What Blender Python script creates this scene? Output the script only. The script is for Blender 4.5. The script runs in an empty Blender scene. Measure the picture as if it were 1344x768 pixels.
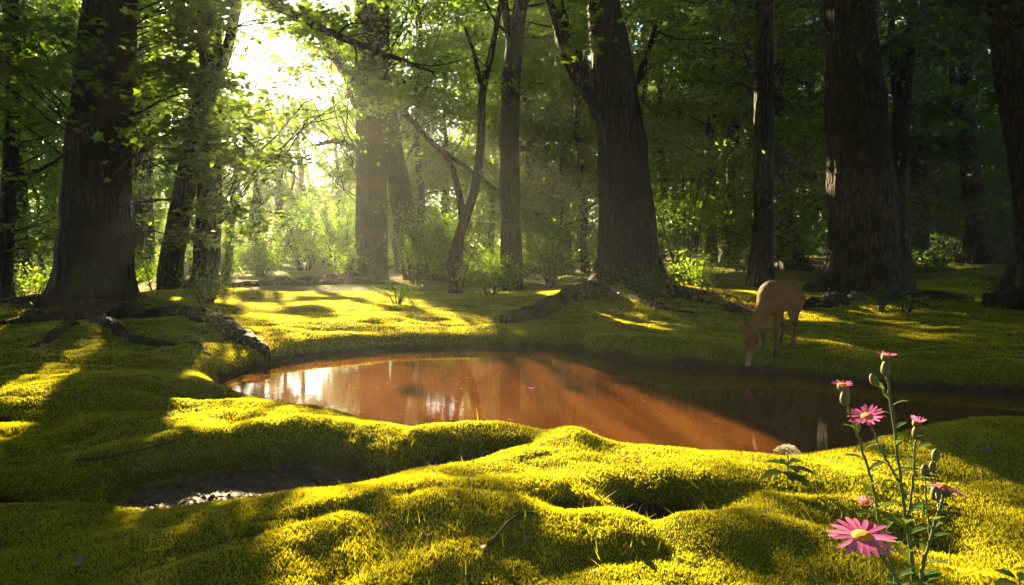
import bpy, bmesh, math, random
import numpy as np
from mathutils import Vector, Matrix

rng = np.random.default_rng(7)
random.seed(7)
scene = bpy.context.scene
COL = scene.collection
W, H, F = 1344.0, 768.0, 896.0

# ------------------------------------------------------------------ camera
CAM_H = 1.15
PITCH = math.atan(66 / 896)
cam_d = bpy.data.cameras.new("camera")
cam_d.lens = 24.0
cam_d.sensor_width = 36.0
cam_d.clip_start = 0.05
cam_d.clip_end = 3000.0
cam = bpy.data.objects.new("camera", cam_d)
cam.location = (0, 0, CAM_H)
cam.rotation_euler = (math.pi / 2 - PITCH, 0, 0)
COL.objects.link(cam)
scene.camera = cam


def ray(u, v):
    a, b = (u - W / 2) / F, (H / 2 - v) / F
    c, s = math.cos(PITCH), math.sin(PITCH)
    return np.array([a, c + s * b, -s + c * b])


def P(u, v, d):                       # point seen at (u, v), d metres ahead
    r = ray(u, v)
    return np.array([0, 0, CAM_H]) + r * (d / r[1])


def G(u, v, z=0.0):                   # point seen at (u, v) on the level z
    r = ray(u, v)
    return np.array([0, 0, CAM_H]) + r * ((z - CAM_H) / r[2])


# ------------------------------------------------------------------ light
S = ray(322, 28)
S = S / np.linalg.norm(S)             # towards the sun
SUN_EL = math.asin(S[2])
SUN_AZ = math.atan2(S[0], S[1])
world = bpy.data.worlds.new("World")
scene.world = world
world.use_nodes = True
wn = world.node_tree.nodes
wl_ = world.node_tree.links
wn.clear()
sky = wn.new("ShaderNodeTexSky")
sky.sky_type = 'NISHITA'
sky.sun_disc = False
sky.sun_elevation = SUN_EL
sky.sun_rotation = SUN_AZ
sky.air_density = 0.8
sky.dust_density = 0.4
bg = wn.new("ShaderNodeBackground")
bg.inputs[1].default_value = 0.05
wo = wn.new("ShaderNodeOutputWorld")
wl_.new(sky.outputs[0], bg.inputs[0])
wl_.new(bg.outputs[0], wo.inputs[0])

sun_d = bpy.data.lights.new("sun", 'SUN')
sun_d.energy = 5.0
sun_d.angle = math.radians(0.5)
sun_d.color = (1.0, 0.77, 0.43)
sun = bpy.data.objects.new("sun", sun_d)
sun.rotation_euler = Vector(-S).to_track_quat('-Z', 'Y').to_euler()
sun.location = Vector(S * 200)
COL.objects.link(sun)

scene.view_settings.view_transform = 'Standard'
scene.view_settings.look = 'None'
scene.view_settings.gamma = 1.0
scene.view_settings.use_curve_mapping = False
scene.view_settings.exposure = 3.2
scene.render.engine = 'CYCLES'
cy = scene.cycles
cy.max_bounces = 7
cy.diffuse_bounces = 4
cy.glossy_bounces = 2
cy.transmission_bounces = 4
cy.transparent_max_bounces = 4
cy.volume_bounces = 0
cy.use_denoising = True
try:
    cy.denoiser = 'OPENIMAGEDENOISE'
except Exception:
    pass
cy.sample_clamp_indirect = 3.0
cy.use_adaptive_sampling = False
cy.caustics_reflective = False
cy.caustics_refractive = False

HAZE_DENSITY = 0.0012
HAZE_G = 0.50


# ------------------------------------------------------------------ materials
def new_mat(name):
    m = bpy.data.materials.new(name)
    m.use_nodes = True
    nt = m.node_tree
    nt.nodes.clear()
    out = nt.nodes.new("ShaderNodeOutputMaterial")
    return m, nt, out


def nd(nt, kind, **kw):
    n = nt.nodes.new(kind)
    for k, v in kw.items():
        if k.startswith("i_"):
            key = k[2:]
            key = int(key) if key.isdigit() else key.replace("_", " ")
            n.inputs[key].default_value = v
        else:
            setattr(n, k, v)
    return n


def mixcol(nt, fac, a, b):
    m = nd(nt, "ShaderNodeMix", data_type='RGBA')
    for sock, val in ((m.inputs[0], fac), (m.inputs[6], a), (m.inputs[7], b)):
        if hasattr(val, "links"):
            nt.links.new(val, sock)
        else:
            sock.default_value = val if not isinstance(val, tuple) else (*val[:3], 1)
    return m.outputs[2]


def ramp(nt, src, lo, hi):
    r = nd(nt, "ShaderNodeMapRange")
    r.inputs[1].default_value, r.inputs[2].default_value = lo, hi
    nt.links.new(src, r.inputs[0])
    return r.outputs[0]


def noise(nt, scale, detail=4, coord="Object", stretch=None, rough=0.55):
    tc = nd(nt, "ShaderNodeTexCoord")
    n = nd(nt, "ShaderNodeTexNoise")
    n.inputs["Scale"].default_value = scale
    n.inputs["Detail"].default_value = detail
    n.inputs["Roughness"].default_value = rough
    if stretch:
        mp = nd(nt, "ShaderNodeMapping")
        mp.inputs["Scale"].default_value = stretch
        nt.links.new(tc.outputs[coord], mp.inputs[0])
        nt.links.new(mp.outputs[0], n.inputs[0])
    else:
        nt.links.new(tc.outputs[coord], n.inputs[0])
    return n.outputs[0]


def leaf_mat(name, d0, d1, t0, t1, trans=0.5, gloss=0.06):
    m, nt, out = new_mat(name)
    at = nd(nt, "ShaderNodeAttribute", attribute_name="tint")
    dif = nd(nt, "ShaderNodeBsdfDiffuse")
    tr = nd(nt, "ShaderNodeBsdfTranslucent")
    gl = nd(nt, "ShaderNodeBsdfGlossy")
    gl.inputs["Roughness"].default_value = 0.45
    gl.inputs[0].default_value = (0.6, 0.6, 0.55, 1)
    nt.links.new(mixcol(nt, at.outputs["Fac"], d0, d1), dif.inputs[0])
    nt.links.new(mixcol(nt, at.outputs["Fac"], t0, t1), tr.inputs[0])
    mx = nd(nt, "ShaderNodeMixShader")
    mx.inputs[0].default_value = trans
    nt.links.new(dif.outputs[0], mx.inputs[1])
    nt.links.new(tr.outputs[0], mx.inputs[2])
    m2 = nd(nt, "ShaderNodeMixShader")
    m2.inputs[0].default_value = gloss
    nt.links.new(mx.outputs[0], m2.inputs[1])
    nt.links.new(gl.outputs[0], m2.inputs[2])
    nt.links.new(m2.outputs[0], out.inputs[0])
    return m


M = {}
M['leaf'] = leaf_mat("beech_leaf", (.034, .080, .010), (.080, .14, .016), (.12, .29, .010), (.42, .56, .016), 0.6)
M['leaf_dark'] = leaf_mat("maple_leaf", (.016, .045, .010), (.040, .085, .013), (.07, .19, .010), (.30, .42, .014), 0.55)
M['leaf_deep'] = leaf_mat("shaded_leaf", (.012, .040, .012), (.026, .068, .018), (.03, .11, .012), (.11, .22, .014), 0.52)  # darker leaf copy: shade of the right-hand wood is put into its colour
M['leaf_bush'] = leaf_mat("bush_leaf", (.028, .072, .011), (.060, .12, .016), (.10, .27, .012), (.38, .53, .018), 0.57)
M['moss'] = leaf_mat("moss_blade", (.12, .15, .010), (.31, .30, .014), (.39, .42, .010), (.87, .75, .014), 0.58, 0.02)
M['grass'] = leaf_mat("grass_blade", (.10, .15, .015), (.24, .24, .03), (.3, .36, .02), (.7, .6, .03), 0.5, 0.04)
M['aster_leaf'] = leaf_mat("aster_leaf", (.035, .085, .014), (.065, .12, .020), (.07, .14, .012), (.18, .22, .02), 0.42, 0.05)


def bark_mat(name, c0, c1, moss=0.5, mossh=0.9, sc=1.0):
    m, nt, out = new_mat(name)
    p = nd(nt, "ShaderNodeBsdfPrincipled")
    p.inputs["Roughness"].default_value = 0.85
    p.inputs["Specular IOR Level"].default_value = 0.25
    n1 = noise(nt, 7 * sc, 8, stretch=(2.2, 2.2, 0.32), rough=0.65)
    n2 = noise(nt, 2.2, 5)
    n3 = noise(nt, 26 * sc, 6, stretch=(1.3, 1.3, .55))
    tcv = nd(nt, "ShaderNodeTexCoord")
    mpv = nd(nt, "ShaderNodeMapping")
    mpv.inputs["Scale"].default_value = (1, 1, .20)
    wv = nd(nt, "ShaderNodeTexNoise")
    wv.inputs["Scale"].default_value = 3.0
    nt.links.new(tcv.outputs["Object"], wv.inputs[0])
    vm = nd(nt, "ShaderNodeVectorMath", operation='MULTIPLY_ADD')
    vm.inputs[1].default_value = (.12, .12, .12)
    nt.links.new(wv.outputs[1], vm.inputs[0])
    nt.links.new(tcv.outputs["Object"], vm.inputs[2])
    nt.links.new(vm.outputs[0], mpv.inputs[0])
    vo = nd(nt, "ShaderNodeTexVoronoi", feature='DISTANCE_TO_EDGE')
    vo.inputs["Scale"].default_value = 11 * sc
    nt.links.new(mpv.outputs[0], vo.inputs[0])
    crack = ramp(nt, vo.outputs["Distance"], .0, .22)
    col = mixcol(nt, ramp(nt, n1, .36, .66), c0, c1)
    col = mixcol(nt, ramp(nt, n2, .5, .72), col, tuple(x * 1.6 for x in c1))
    col = mixcol(nt, crack, c0, col)
    geo = nd(nt, "ShaderNodeTexCoord")
    sep = nd(nt, "ShaderNodeSeparateXYZ")
    nt.links.new(geo.outputs["Object"], sep.inputs[0])
    hgt = nd(nt, "ShaderNodeMapRange")
    hgt.inputs[1].default_value, hgt.inputs[2].default_value = mossh, 0.0
    nt.links.new(sep.outputs[2], hgt.inputs[0])
    mu = nd(nt, "ShaderNodeMath", operation='MULTIPLY')
    nt.links.new(hgt.outputs[0], mu.inputs[0])
    nt.links.new(ramp(nt, n2, .42, .62), mu.inputs[1])
    mm = nd(nt, "ShaderNodeMath", operation='MULTIPLY')
    nt.links.new(mu.outputs[0], mm.inputs[0])
    mm.inputs[1].default_value = moss
    col = mixcol(nt, mm.outputs[0], col, (.06, .075, .01))
    nt.links.new(col, p.inputs["Base Color"])
    ad = nd(nt, "ShaderNodeMath", operation='ADD')
    nt.links.new(n1, ad.inputs[0])
    hm = nd(nt, "ShaderNodeMath", operation='MULTIPLY')
    hm.inputs[1].default_value = 0.45
    nt.links.new(n3, hm.inputs[0])
    nt.links.new(hm.outputs[0], ad.inputs[1])
    ad2 = nd(nt, "ShaderNodeMath", operation='ADD')
    nt.links.new(ad.outputs[0], ad2.inputs[0])
    nt.links.new(crack, ad2.inputs[1])
    ad = ad2
    b = nd(nt, "ShaderNodeBump")
    b.inputs["Strength"].default_value = 1.0
    b.inputs["Distance"].default_value = 0.09
    nt.links.new(ad.outputs[0], b.inputs["Height"])
    nt.links.new(b.outputs[0], p.inputs["Normal"])
    nt.links.new(p.outputs[0], out.inputs[0])
    return m


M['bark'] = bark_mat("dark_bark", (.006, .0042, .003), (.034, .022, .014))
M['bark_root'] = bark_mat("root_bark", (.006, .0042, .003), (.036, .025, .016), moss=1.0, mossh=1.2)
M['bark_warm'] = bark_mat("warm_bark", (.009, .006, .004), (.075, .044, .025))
M['bark_thin'] = bark_mat("thin_bark", (.014, .010, .007), (.05, .036, .024), moss=.3)


def plain(name, c, rough=.6, var=None, scale=20, bump=0, spec=.4, **kw):
    m, nt, out = new_mat(name)
    p = nd(nt, "ShaderNodeBsdfPrincipled")
    p.inputs["Roughness"].default_value = rough
    p.inputs["Specular IOR Level"].default_value = spec
    n = noise(nt, scale, 5)
    nt.links.new(mixcol(nt, ramp(nt, n, .35, .65), c, var or tuple(x * .7 for x in c)), p.inputs["Base Color"])
    if bump:
        b = nd(nt, "ShaderNodeBump")
        b.inputs["Distance"].default_value = bump
        nt.links.new(n, b.inputs["Height"])
        nt.links.new(b.outputs[0], p.inputs["Normal"])
    for k, v in kw.items():
        p.inputs[k.replace("_", " ")].default_value = v
    nt.links.new(p.outputs[0], out.inputs[0])
    return m


M['stem'] = plain("green_stem", (.075, .125, .02), .6, (.095, .10, .025), 60)
M['stem_dark'] = plain("woody_stem", (.05, .035, .02), .8, (.03, .022, .014), 30)
M['disc'] = plain("flower_disc", (.85, .38, .012), .8, (.70, .22, .01), 400, .002)
M['bud'] = plain("flower_bud", (.095, .16, .025), .7, (.11, .075, .03), 90, .001)
M['white_floret'] = leaf_mat("white_floret", (.70, .66, .50), (.82, .80, .66), (.75, .70, .5), (.85, .82, .66), 0.5, 0.02)
M['antler'] = plain("antler_bone", (.10, .065, .04), .6, (.04, .025, .015), 30, .003)
M['black'] = plain("wet_black", (.008, .006, .006), .12)
M['stone'] = plain("mossy_stone", (.08, .10, .015), .95, (.05, .045, .03), 8, .02)
M['dead_leaf'] = leaf_mat("dead_leaf", (.05, .025, .012), (.20, .12, .06), (.08, .03, .01), (.25, .11, .03), 0.25, 0.12)
M['pale_leaf'] = leaf_mat("pale_dead_leaf", (.22, .15, .10), (.34, .25, .18), (.25, .13, .05), (.3, .17, .07), 0.25, 0.08)

m, nt, out = new_mat("aster_petal")
M['petal'] = m
at = nd(nt, "ShaderNodeAttribute", attribute_name="tint")
c = mixcol(nt, at.outputs["Fac"], (.68, .12, .42), (.86, .28, .62))
df = nd(nt, "ShaderNodeBsdfDiffuse")
tr = nd(nt, "ShaderNodeBsdfTranslucent")
mx = nd(nt, "ShaderNodeMixShader")
mx.inputs[0].default_value = .45
nt.links.new(c, df.inputs[0])
nt.links.new(c, tr.inputs[0])
nt.links.new(df.outputs[0], mx.inputs[1])
nt.links.new(tr.outputs[0], mx.inputs[2])
nt.links.new(mx.outputs[0], out.inputs[0])

# ground: moss, bare soil / litter from the vertex attribute 'soil'
m, nt, out = new_mat("mossy_ground")
M['ground'] = m
p = nd(nt, "ShaderNodeBsdfPrincipled")
at = nd(nt, "ShaderNodeAttribute", attribute_name="soil")
na = noise(nt, 2.2, 6)
nb = noise(nt, 90, 4)
nc = noise(nt, 14, 6)
moss = mixcol(nt, ramp(nt, na, .35, .65), (.13, .14, .009), (.25, .23, .014))
moss = mixcol(nt, ramp(nt, nb, .38, .62), (.08, .095, .008), moss)
soil = mixcol(nt, ramp(nt, nc, .4, .62), (.014, .009, .006), (.060, .036, .022))
soil = mixcol(nt, ramp(nt, nb, .55, .66), soil, (.11, .06, .032))
col = mixcol(nt, at.outputs["Fac"], moss, soil)
nt.links.new(col, p.inputs["Base Color"])
wet = nd(nt, "ShaderNodeAttribute", attribute_name="wet")
rr = nd(nt, "ShaderNodeMapRange")
rr.inputs[3].default_value, rr.inputs[4].default_value = .95, .5
nt.links.new(wet.outputs["Fac"], rr.inputs[0])
nt.links.new(rr.outputs[0], p.inputs["Roughness"])
sp = nd(nt, "ShaderNodeMapRange")
sp.inputs[3].default_value, sp.inputs[4].default_value = .05, .5
nt.links.new(wet.outputs["Fac"], sp.inputs[0])
nt.links.new(sp.outputs[0], p.inputs["Specular IOR Level"])
b = nd(nt, "ShaderNodeBump")
b.inputs["Distance"].default_value = .03
b.inputs["Strength"].default_value = .9
ad = nd(nt, "ShaderNodeMath", operation='ADD')
nt.links.new(nb, ad.inputs[0])
nt.links.new(nc, ad.inputs[1])
nt.links.new(ad.outputs[0], b.inputs["Height"])
nt.links.new(b.outputs[0], p.inputs["Normal"])
nt.links.new(p.outputs[0], out.inputs[0])

# pond: murky tannin-brown water with a clear reflecting surface
m, nt, out = new_mat("murky_water")
M['water'] = m
p = nd(nt, "ShaderNodeBsdfPrincipled")
n = noise(nt, .9, 3)
nt.links.new(mixcol(nt, ramp(nt, n, .3, .7), (.105, .036, .007), (.15, .054, .011)), p.inputs["Base Color"])
p.inputs["Roughness"].default_value = .012
p.inputs["IOR"].default_value = 1.33
w1 = noise(nt, 7, 3, stretch=(1, 2.2, 1))
b = nd(nt, "ShaderNodeBump")
b.inputs["Strength"].default_value = .05
b.inputs["Distance"].default_value = .012
nt.links.new(w1, b.inputs["Height"])
nt.links.new(b.outputs[0], p.inputs["Normal"])
nt.links.new(p.outputs[0], out.inputs[0])


# ------------------------------------------------------------------ mesh helpers
def hash2(ix, iy, seed):
    h = (ix.astype(np.int64) * 374761393 + iy.astype(np.int64) * 668265263 + seed * 974711) & 0x7fffffff
    h = ((h ^ (h >> 13)) * 1274126177) & 0x7fffffff
    return ((h ^ (h >> 16)) & 0xffff) / 65535.0 * 2 - 1


def vnoise(x, y, seed=0):
    x, y = np.asarray(x, float), np.asarray(y, float)
    ix, iy = np.floor(x), np.floor(y)
    fx, fy = x - ix, y - iy
    fx = fx * fx * fx * (fx * (fx * 6 - 15) + 10)
    fy = fy * fy * fy * (fy * (fy * 6 - 15) + 10)
    a, b_ = hash2(ix, iy, seed), hash2(ix + 1, iy, seed)
    c_, d_ = hash2(ix, iy + 1, seed), hash2(ix + 1, iy + 1, seed)
    return (a * (1 - fx) + b_ * fx) * (1 - fy) + (c_ * (1 - fx) + d_ * fx) * fy


def fbm(x, y, seed=0, octv=3):
    s, a = 0, 1.0
    for o in range(octv):
        ca, sa = math.cos(o * 1.1), math.sin(o * 1.1)
        s = s + a * vnoise((x * ca - y * sa) * 2 ** o, (x * sa + y * ca) * 2 ** o, seed + o)
        a *= .5
    return s / 1.75


def sstep(a, b_, x):
    t = np.clip((x - a) / (b_ - a), 0, 1)
    return t * t * (3 - 2 * t)


def raw_mesh(name, verts, faces_n, loops, mat, attrs=None, smooth=False):
    """faces_n: loop count per face (array), loops: flat vertex indices."""
    me = bpy.data.meshes.new(name)
    verts = np.asarray(verts, np.float32).reshape(-1, 3)
    loops = np.asarray(loops, np.int32).ravel()
    faces_n = np.asarray(faces_n, np.int32)
    me.vertices.add(len(verts))
    me.vertices.foreach_set("co", verts.ravel())
    me.loops.add(len(loops))
    me.loops.foreach_set("vertex_index", loops)
    me.polygons.add(len(faces_n))
    st = np.zeros(len(faces_n), np.int32)
    st[1:] = np.cumsum(faces_n)[:-1]
    me.polygons.foreach_set("loop_start", st)
    me.polygons.foreach_set("loop_total", faces_n)
    me.polygons.foreach_set("use_smooth", np.full(len(faces_n), bool(smooth)))
    for k, v in (attrs or {}).items():
        a_ = me.attributes.new(k, 'FLOAT', 'POINT')
        a_.data.foreach_set("value", np.asarray(v, np.float32))
    me.update(calc_edges=True)
    me.materials.append(mat)
    return me


def link(name, me, parent=None, loc=(0, 0, 0)):
    o = bpy.data.objects.new(name, me)
    o.location = loc
    if parent is not None:
        o.parent = parent
    COL.objects.link(o)
    return o


def tag(o, label=None, cat=None, group=None, kind=None):
    if label:
        o["label"] = label
    if cat:
        o["category"] = cat
    if group:
        o["group"] = group
    if kind:
        o["kind"] = kind
    return o


def thing(name, loc, label, cat, group=None):
    o = bpy.data.objects.new(name, None)
    o.empty_display_size = .2
    o.location = tuple(loc)
    COL.objects.link(o)
    return tag(o, label, cat, group)


class Tubes:
    """collects tapered tubes into one mesh"""

    def __init__(self):
        self.v, self.f, self.n = [], [], 0

    def tube(self, pts, rad, seg=8, rough=0.0, flare=None, cap=True, squash=None, ridges=0, seed=0):
        pts = np.asarray(pts, float)
        rad = np.asarray(rad, float)
        k = len(pts)
        T = np.gradient(pts, axis=0)
        T /= np.linalg.norm(T, axis=1)[:, None] + 1e-9
        up = np.array([1.0, 0, 0]) if abs(T[0][0]) < .8 else np.array([0, 1.0, 0])
        th = np.linspace(0, 2 * math.pi, seg, endpoint=False)
        N = up - T[0] * up.dot(T[0])
        N /= np.linalg.norm(N)
        rings = []
        for i in range(k):
            N = N - T[i] * N.dot(T[i])
            N /= np.linalg.norm(N) + 1e-9
            B = np.cross(T[i], N)
            r = np.full(seg, rad[i])
            if rough:
                r = r * (1 + rough * vnoise(th * 1.2 + seed * 7.3, np.full(seg, i * .35 + seed), seed)
                         + rough * .6 * vnoise(np.cos(th) * 3 + seed, np.sin(th) * 3 + i * .22, seed + 5))
            if ridges:
                r = r * (1 + .085 * np.abs(vnoise(th / (2 * math.pi) * ridges + .35 * math.sin(i * .21 + seed), np.full(seg, i * .09), seed + 9)))
            if flare is not None:
                r = r * flare(th, i)
            sx, sy = (1, 1) if squash is None else squash
            rings.append(pts[i] + np.outer(r * np.cos(th) * sx, N) + np.outer(r * np.sin(th) * sy, B))
        base = self.n
        self.v.append(np.concatenate(rings))
        self.n += k * seg
        idx = np.arange(k * seg).reshape(k, seg) + base
        a, b_ = idx[:-1], idx[1:]
        q = np.stack([a, np.roll(a, -1, 1), np.roll(b_, -1, 1), b_], -1).reshape(-1, 4)
        self.f.extend(q.tolist())
        if cap:
            self.f.append(idx[-1].tolist())
            self.f.append(idx[0][::-1].tolist())

    def build(self, name, mat, parent=None, org=(0, 0, 0), smooth=True):
        v = np.concatenate(self.v) - np.asarray(org)
        fn = [len(f) for f in self.f]
        lp = [i for f in self.f for i in f]
        return link(name, raw_mesh(name, v, fn, lp, mat, None, smooth), parent)


def spline(pts, n):
    """Catmull-Rom through rows of pts (any columns)"""
    p_ = np.asarray(pts, float)
    if len(p_) == 2:
        t = np.linspace(0, 1, n)[:, None]
        return p_[0] * (1 - t) + p_[1] * t
    e = np.vstack([2 * p_[0] - p_[1], p_, 2 * p_[-1] - p_[-2]])
    out_ = []
    for t in np.linspace(0, len(p_) - 1, n):
        i = min(int(t), len(p_) - 2)
        f = t - i
        a, b_, c_, d_ = e[i], e[i + 1], e[i + 2], e[i + 3]
        out_.append(.5 * (2 * b_ + (c_ - a) * f + (2 * a - 5 * b_ + 4 * c_ - d_) * f * f + (3 * b_ - a - 3 * c_ + d_) * f ** 3))
    return np.array(out_)


# ------------------------------------------------------------------ ground heights
WL = -0.15
pond_px = [(282, 503), (335, 484), (395, 471), (450, 464), (520, 459), (600, 457), (680, 457), (745, 459),
           (775, 466), (820, 474), (880, 481), (960, 487), (1040, 492), (1130, 503), (1250, 513), (1420, 526)]
pond_near = [(1420, 556), (1300, 566), (1230, 572), (1150, 588), (1080, 600), (1000, 604), (900, 608), (820, 608),
             (760, 596), (690, 584), (600, 574), (520, 566), (450, 550), (380, 535), (310, 517)]
POND = np.array([G(u, v, WL)[:2] for u, v in pond_px] + [G(u, v - 4, -.05)[:2] for u, v in pond_near])
POND = spline(np.vstack([POND, POND[:1]]), 160)[:-1]
HOLLOW = np.array([(-1.95, 3.35), (-1.6, 3.62), (-1.15, 3.72), (-.85, 3.62), (-.6, 3.45), (-.2, 3.52), (.1, 3.66),
                   (.10, 3.46), (-.3, 3.2), (-.75, 3.0), (-1.25, 2.9), (-1.8, 3.0)])
HOLLOW = spline(np.vstack([HOLLOW, HOLLOW[:1]]), 60)[:-1]


def sdf(poly, x, y):
    x, y = np.asarray(x, float).ravel(), np.asarray(y, float).ravel()
    d2 = np.full(x.shape, 1e18)
    ins = np.zeros(x.shape, bool)
    n = len(poly)
    for i in range(n):
        ax, ay = poly[i]
        bx, by = poly[(i + 1) % n]
        ex, ey = bx - ax, by - ay
        wx, wy = x - ax, y - ay
        t = np.clip((wx * ex + wy * ey) / (ex * ex + ey * ey + 1e-12), 0, 1)
        d2 = np.minimum(d2, (wx - ex * t) ** 2 + (wy - ey * t) ** 2)
        c = (ay > y) != (by > y)
        ins ^= c & (x < (bx - ax) * (y - ay) / (by - ay + 1e-15) + ax)
    d = np.sqrt(d2)
    return np.where(ins, -d, d)


LX, LY, LS = (-11.0, 11.0), (-1.0, 13.0), .04
gx = np.arange(LX[0], LX[1], LS)
gy = np.arange(LY[0], LY[1], LS)
GX, GY = np.meshgrid(gx, gy)
LUT_P = sdf(POND, GX, GY).reshape(GX.shape)
LUT_H = sdf(HOLLOW, GX, GY).reshape(GX.shape)


def lut(t, x, y):
    fx = np.clip((x - LX[0]) / LS, 0, t.shape[1] - 1.001)
    fy = np.clip((y - LY[0]) / LS, 0, t.shape[0] - 1.001)
    ix, iy = fx.astype(int), fy.astype(int)
    a, b_ = fx - ix, fy - iy
    return (t[iy, ix] * (1 - a) + t[iy, ix + 1] * a) * (1 - b_) + (t[iy + 1, ix] * (1 - a) + t[iy + 1, ix + 1] * a) * b_


MOUNDS = [  # x, y, rx, ry, height
    (-6.9, 10.8, 1.8, 1.5, .30), (-4.4, 22.0, 2.8, 1.9, .12), (2.3, 12.2, 2.4, 1.6, .30), (7.3, 13.4, 1.8, 1.5, .18),
    (1.4, 7.4, 1.0, .7, .10), (2.7, 3.9, .9, .5, .08), (-.3, 2.6, 1.2, .5, .10), (.5, 3.6, .7, .4, .07),
    (-3.0, 5.0, .9, .6, .10), (-1.6, 4.3, .8, .35, .07), (-6.7, 15.0, 1.6, 1.4, .18), (-4.4, 8.6, 1.4, .7, .10)]


def dips(x, y):                       # small bare pockets in the moss
    out_ = 0
    for (cx, cy, rx, ry, h) in [(.62, 2.75, .30, .16, .12), (.20, 2.62, .16, .10, .07), (-2.3, 3.0, .30, .14, .10),
                                (-3.4, 4.2, .45, .16, .10), (1.25, 3.55, .3, .08, .05), (-2.2, 4.75, .35, .13, .08),
                                (5.3, 6.6, .6, .22, .10), (1.6, 2.5, .3, .2, .07)]:
        out_ = out_ + h * np.exp(-((x - cx) / rx) ** 2 - ((y - cy) / ry) ** 2)
    return out_


def height(x, y):
    x, y = np.asarray(x, float), np.asarray(y, float)
    near = 1 - sstep(9, 22, np.abs(y) + .5 * np.abs(x))
    wx = x + .25 * fbm(x * .9, y * .9, 31)
    wy = y + .25 * fbm(x * .9 + 9, y * .9, 32)
    z = .10 * fbm(x * .33, y * .33, 3) + .05
    z = z + near * (.060 * np.minimum(np.abs(fbm(wx * .95, wy * 1.5, 11, 2)) * 1.9, .8) - .03
                    + .022 * np.minimum(np.abs(fbm(wx * 2.6, wy * 3.3, 17, 2)) * 1.8, .8) - .012
                    + .010 * fbm(x * 9, y * 9, 23, 2))
    z = z + (1 - near) * .05 * fbm(x * .8, y * .8, 5)
    pd = lut(LUT_P, x, y)
    z = .0 + (z - .0) * (.25 + .75 * sstep(.0, .75, pd))
    for (cx, cy, rx, ry, h) in MOUNDS:
        z = z + h * np.exp(-((x - cx) / rx) ** 2 - ((y - cy) / ry) ** 2)
    z = z + .035 * np.clip(y - 13, 0, 40) * sstep(0, 8, x) + .012 * np.clip(y - 20, 0, 80) * sstep(4, -4, x)
    z = z - .047 * np.clip(y - 12.5, 0, 30) * sstep(3, -1, x)
    z = z - dips(x, y)
    hd = lut(LUT_H, x, y)
    deep = .12 + .24 * sstep(-.2, -1.0, x)
    z = z - deep * sstep(.05, -.16, hd) - .03 * sstep(.25, 0, hd)
    z = z + .06 * np.exp(-((hd - .22) / .16) ** 2) * sstep(3.3, 3.6, y)
    s = 1 - (1 - np.clip(pd / .30, 0, 1)) ** 2.6
    z = np.where(pd > 0, WL + (np.maximum(z, WL + .07) - WL) * s, WL - .45 * sstep(0, .8, -pd) - .02 * sstep(0, .05, -pd))
    return z


def hz(x, y):
    return float(height(np.array([x]), np.array([y]))[0])


SOILS = [(-6.9, 10.4, 2.0, 1.1), (-5.6, 9.4, 1.5, .7), (-4.9, 20.6, 3.6, 1.3), (2.2, 11.6, 2.2, .8), (7.3, 12.6, 2.0, .8), (3.9, 10.6, 1.0, .4)]


def soil_mask(x, y):
    n = fbm(x * 1.6, y * 1.6, 41)
    n2 = fbm(x * 5, y * 5, 43)
    s = np.zeros(np.shape(x))
    for (cx, cy, rx, ry) in SOILS:
        s = np.maximum(s, sstep(.75, 1.5, 1.9 * np.exp(-((x - cx) / rx) ** 2 - ((y - cy) / ry) ** 2) + .5 * n))
    s = np.maximum(s, sstep(.02, -.10, lut(LUT_H, x, y) + .06 * n2))
    s = np.maximum(s, sstep(.07, .01, lut(LUT_P, x, y) + .03 * n2))
    s = np.maximum(s, sstep(.055, .085, dips(x, y) + .015 * n2))
    s = np.maximum(s, sstep(17, 28, y) * sstep(-.1, .3, n + .1) * .12)
    return s


def axis(lo, hi, core0, core1, step, grow):
    a = [core0]
    while a[-1] < core1:
        a.append(a[-1] + step)
    s = step
    while a[-1] < hi:
        s *= grow
        a.append(a[-1] + s)
    b_ = [core0]
    s = step
    while b_[-1] > lo:
        s *= grow
        b_.append(b_[-1] - s)
    return np.array(b_[:0:-1] + a)


xs = axis(-110, 110, -4.5, 5.0, .032, 1.045)
ys = axis(-18, 125, 1.4, 9.2, .030, 1.045)
X, Y = np.meshgrid(xs, ys)
Z = height(X.ravel(), Y.ravel())
nx_, ny_ = len(xs), len(ys)
idx = np.arange(nx_ * ny_).reshape(ny_, nx_)
q = np.stack([idx[:-1, :-1], idx[:-1, 1:], idx[1:, 1:], idx[1:, :-1]], -1).reshape(-1, 4)
sm = soil_mask(X.ravel(), Y.ravel())
pdv = lut(LUT_P, X.ravel(), Y.ravel())
hdv = lut(LUT_H, X.ravel(), Y.ravel())
wetv = np.maximum(sstep(.06, .0, pdv) * .35, sstep(.0, -.08, hdv))
ground = link("ground", raw_mesh("ground", np.stack([X.ravel(), Y.ravel(), Z], 1), np.full(len(q), 4), q, M['ground'],
                                 {"soil": sm, "wet": wetv}, True))
tag(ground, kind="structure")

# pond water
bm = bmesh.new()
cen = POND.mean(0)
nrm = []
for i in range(len(POND)):
    t = POND[(i + 1) % len(POND)] - POND[i - 1]
    n_ = np.array([-t[1], t[0]]) / (np.linalg.norm(t) + 1e-9)
    nrm.append(n_)
nrm = np.array(nrm)
if sdf(POND, POND[:1, 0] + nrm[0, 0] * .05, POND[:1, 1] + nrm[0, 1] * .05)[0] < 0:
    nrm = -nrm
vs = [bm.verts.new((p_[0], p_[1], WL)) for p_ in POND + nrm * .03]
f = bm.faces.new(vs)
if f.normal.z < 0:
    f.normal_flip()
bmesh.ops.triangulate(bm, faces=[f])
bm.normal_update()
for f in bm.faces:
    if f.normal.z < 0:
        f.normal_flip()
me = bpy.data.meshes.new("pond_water")
bm.to_mesh(me)
bm.free()
me.materials.append(M['water'])
tag(link("pond_water", me), kind="structure")

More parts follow.
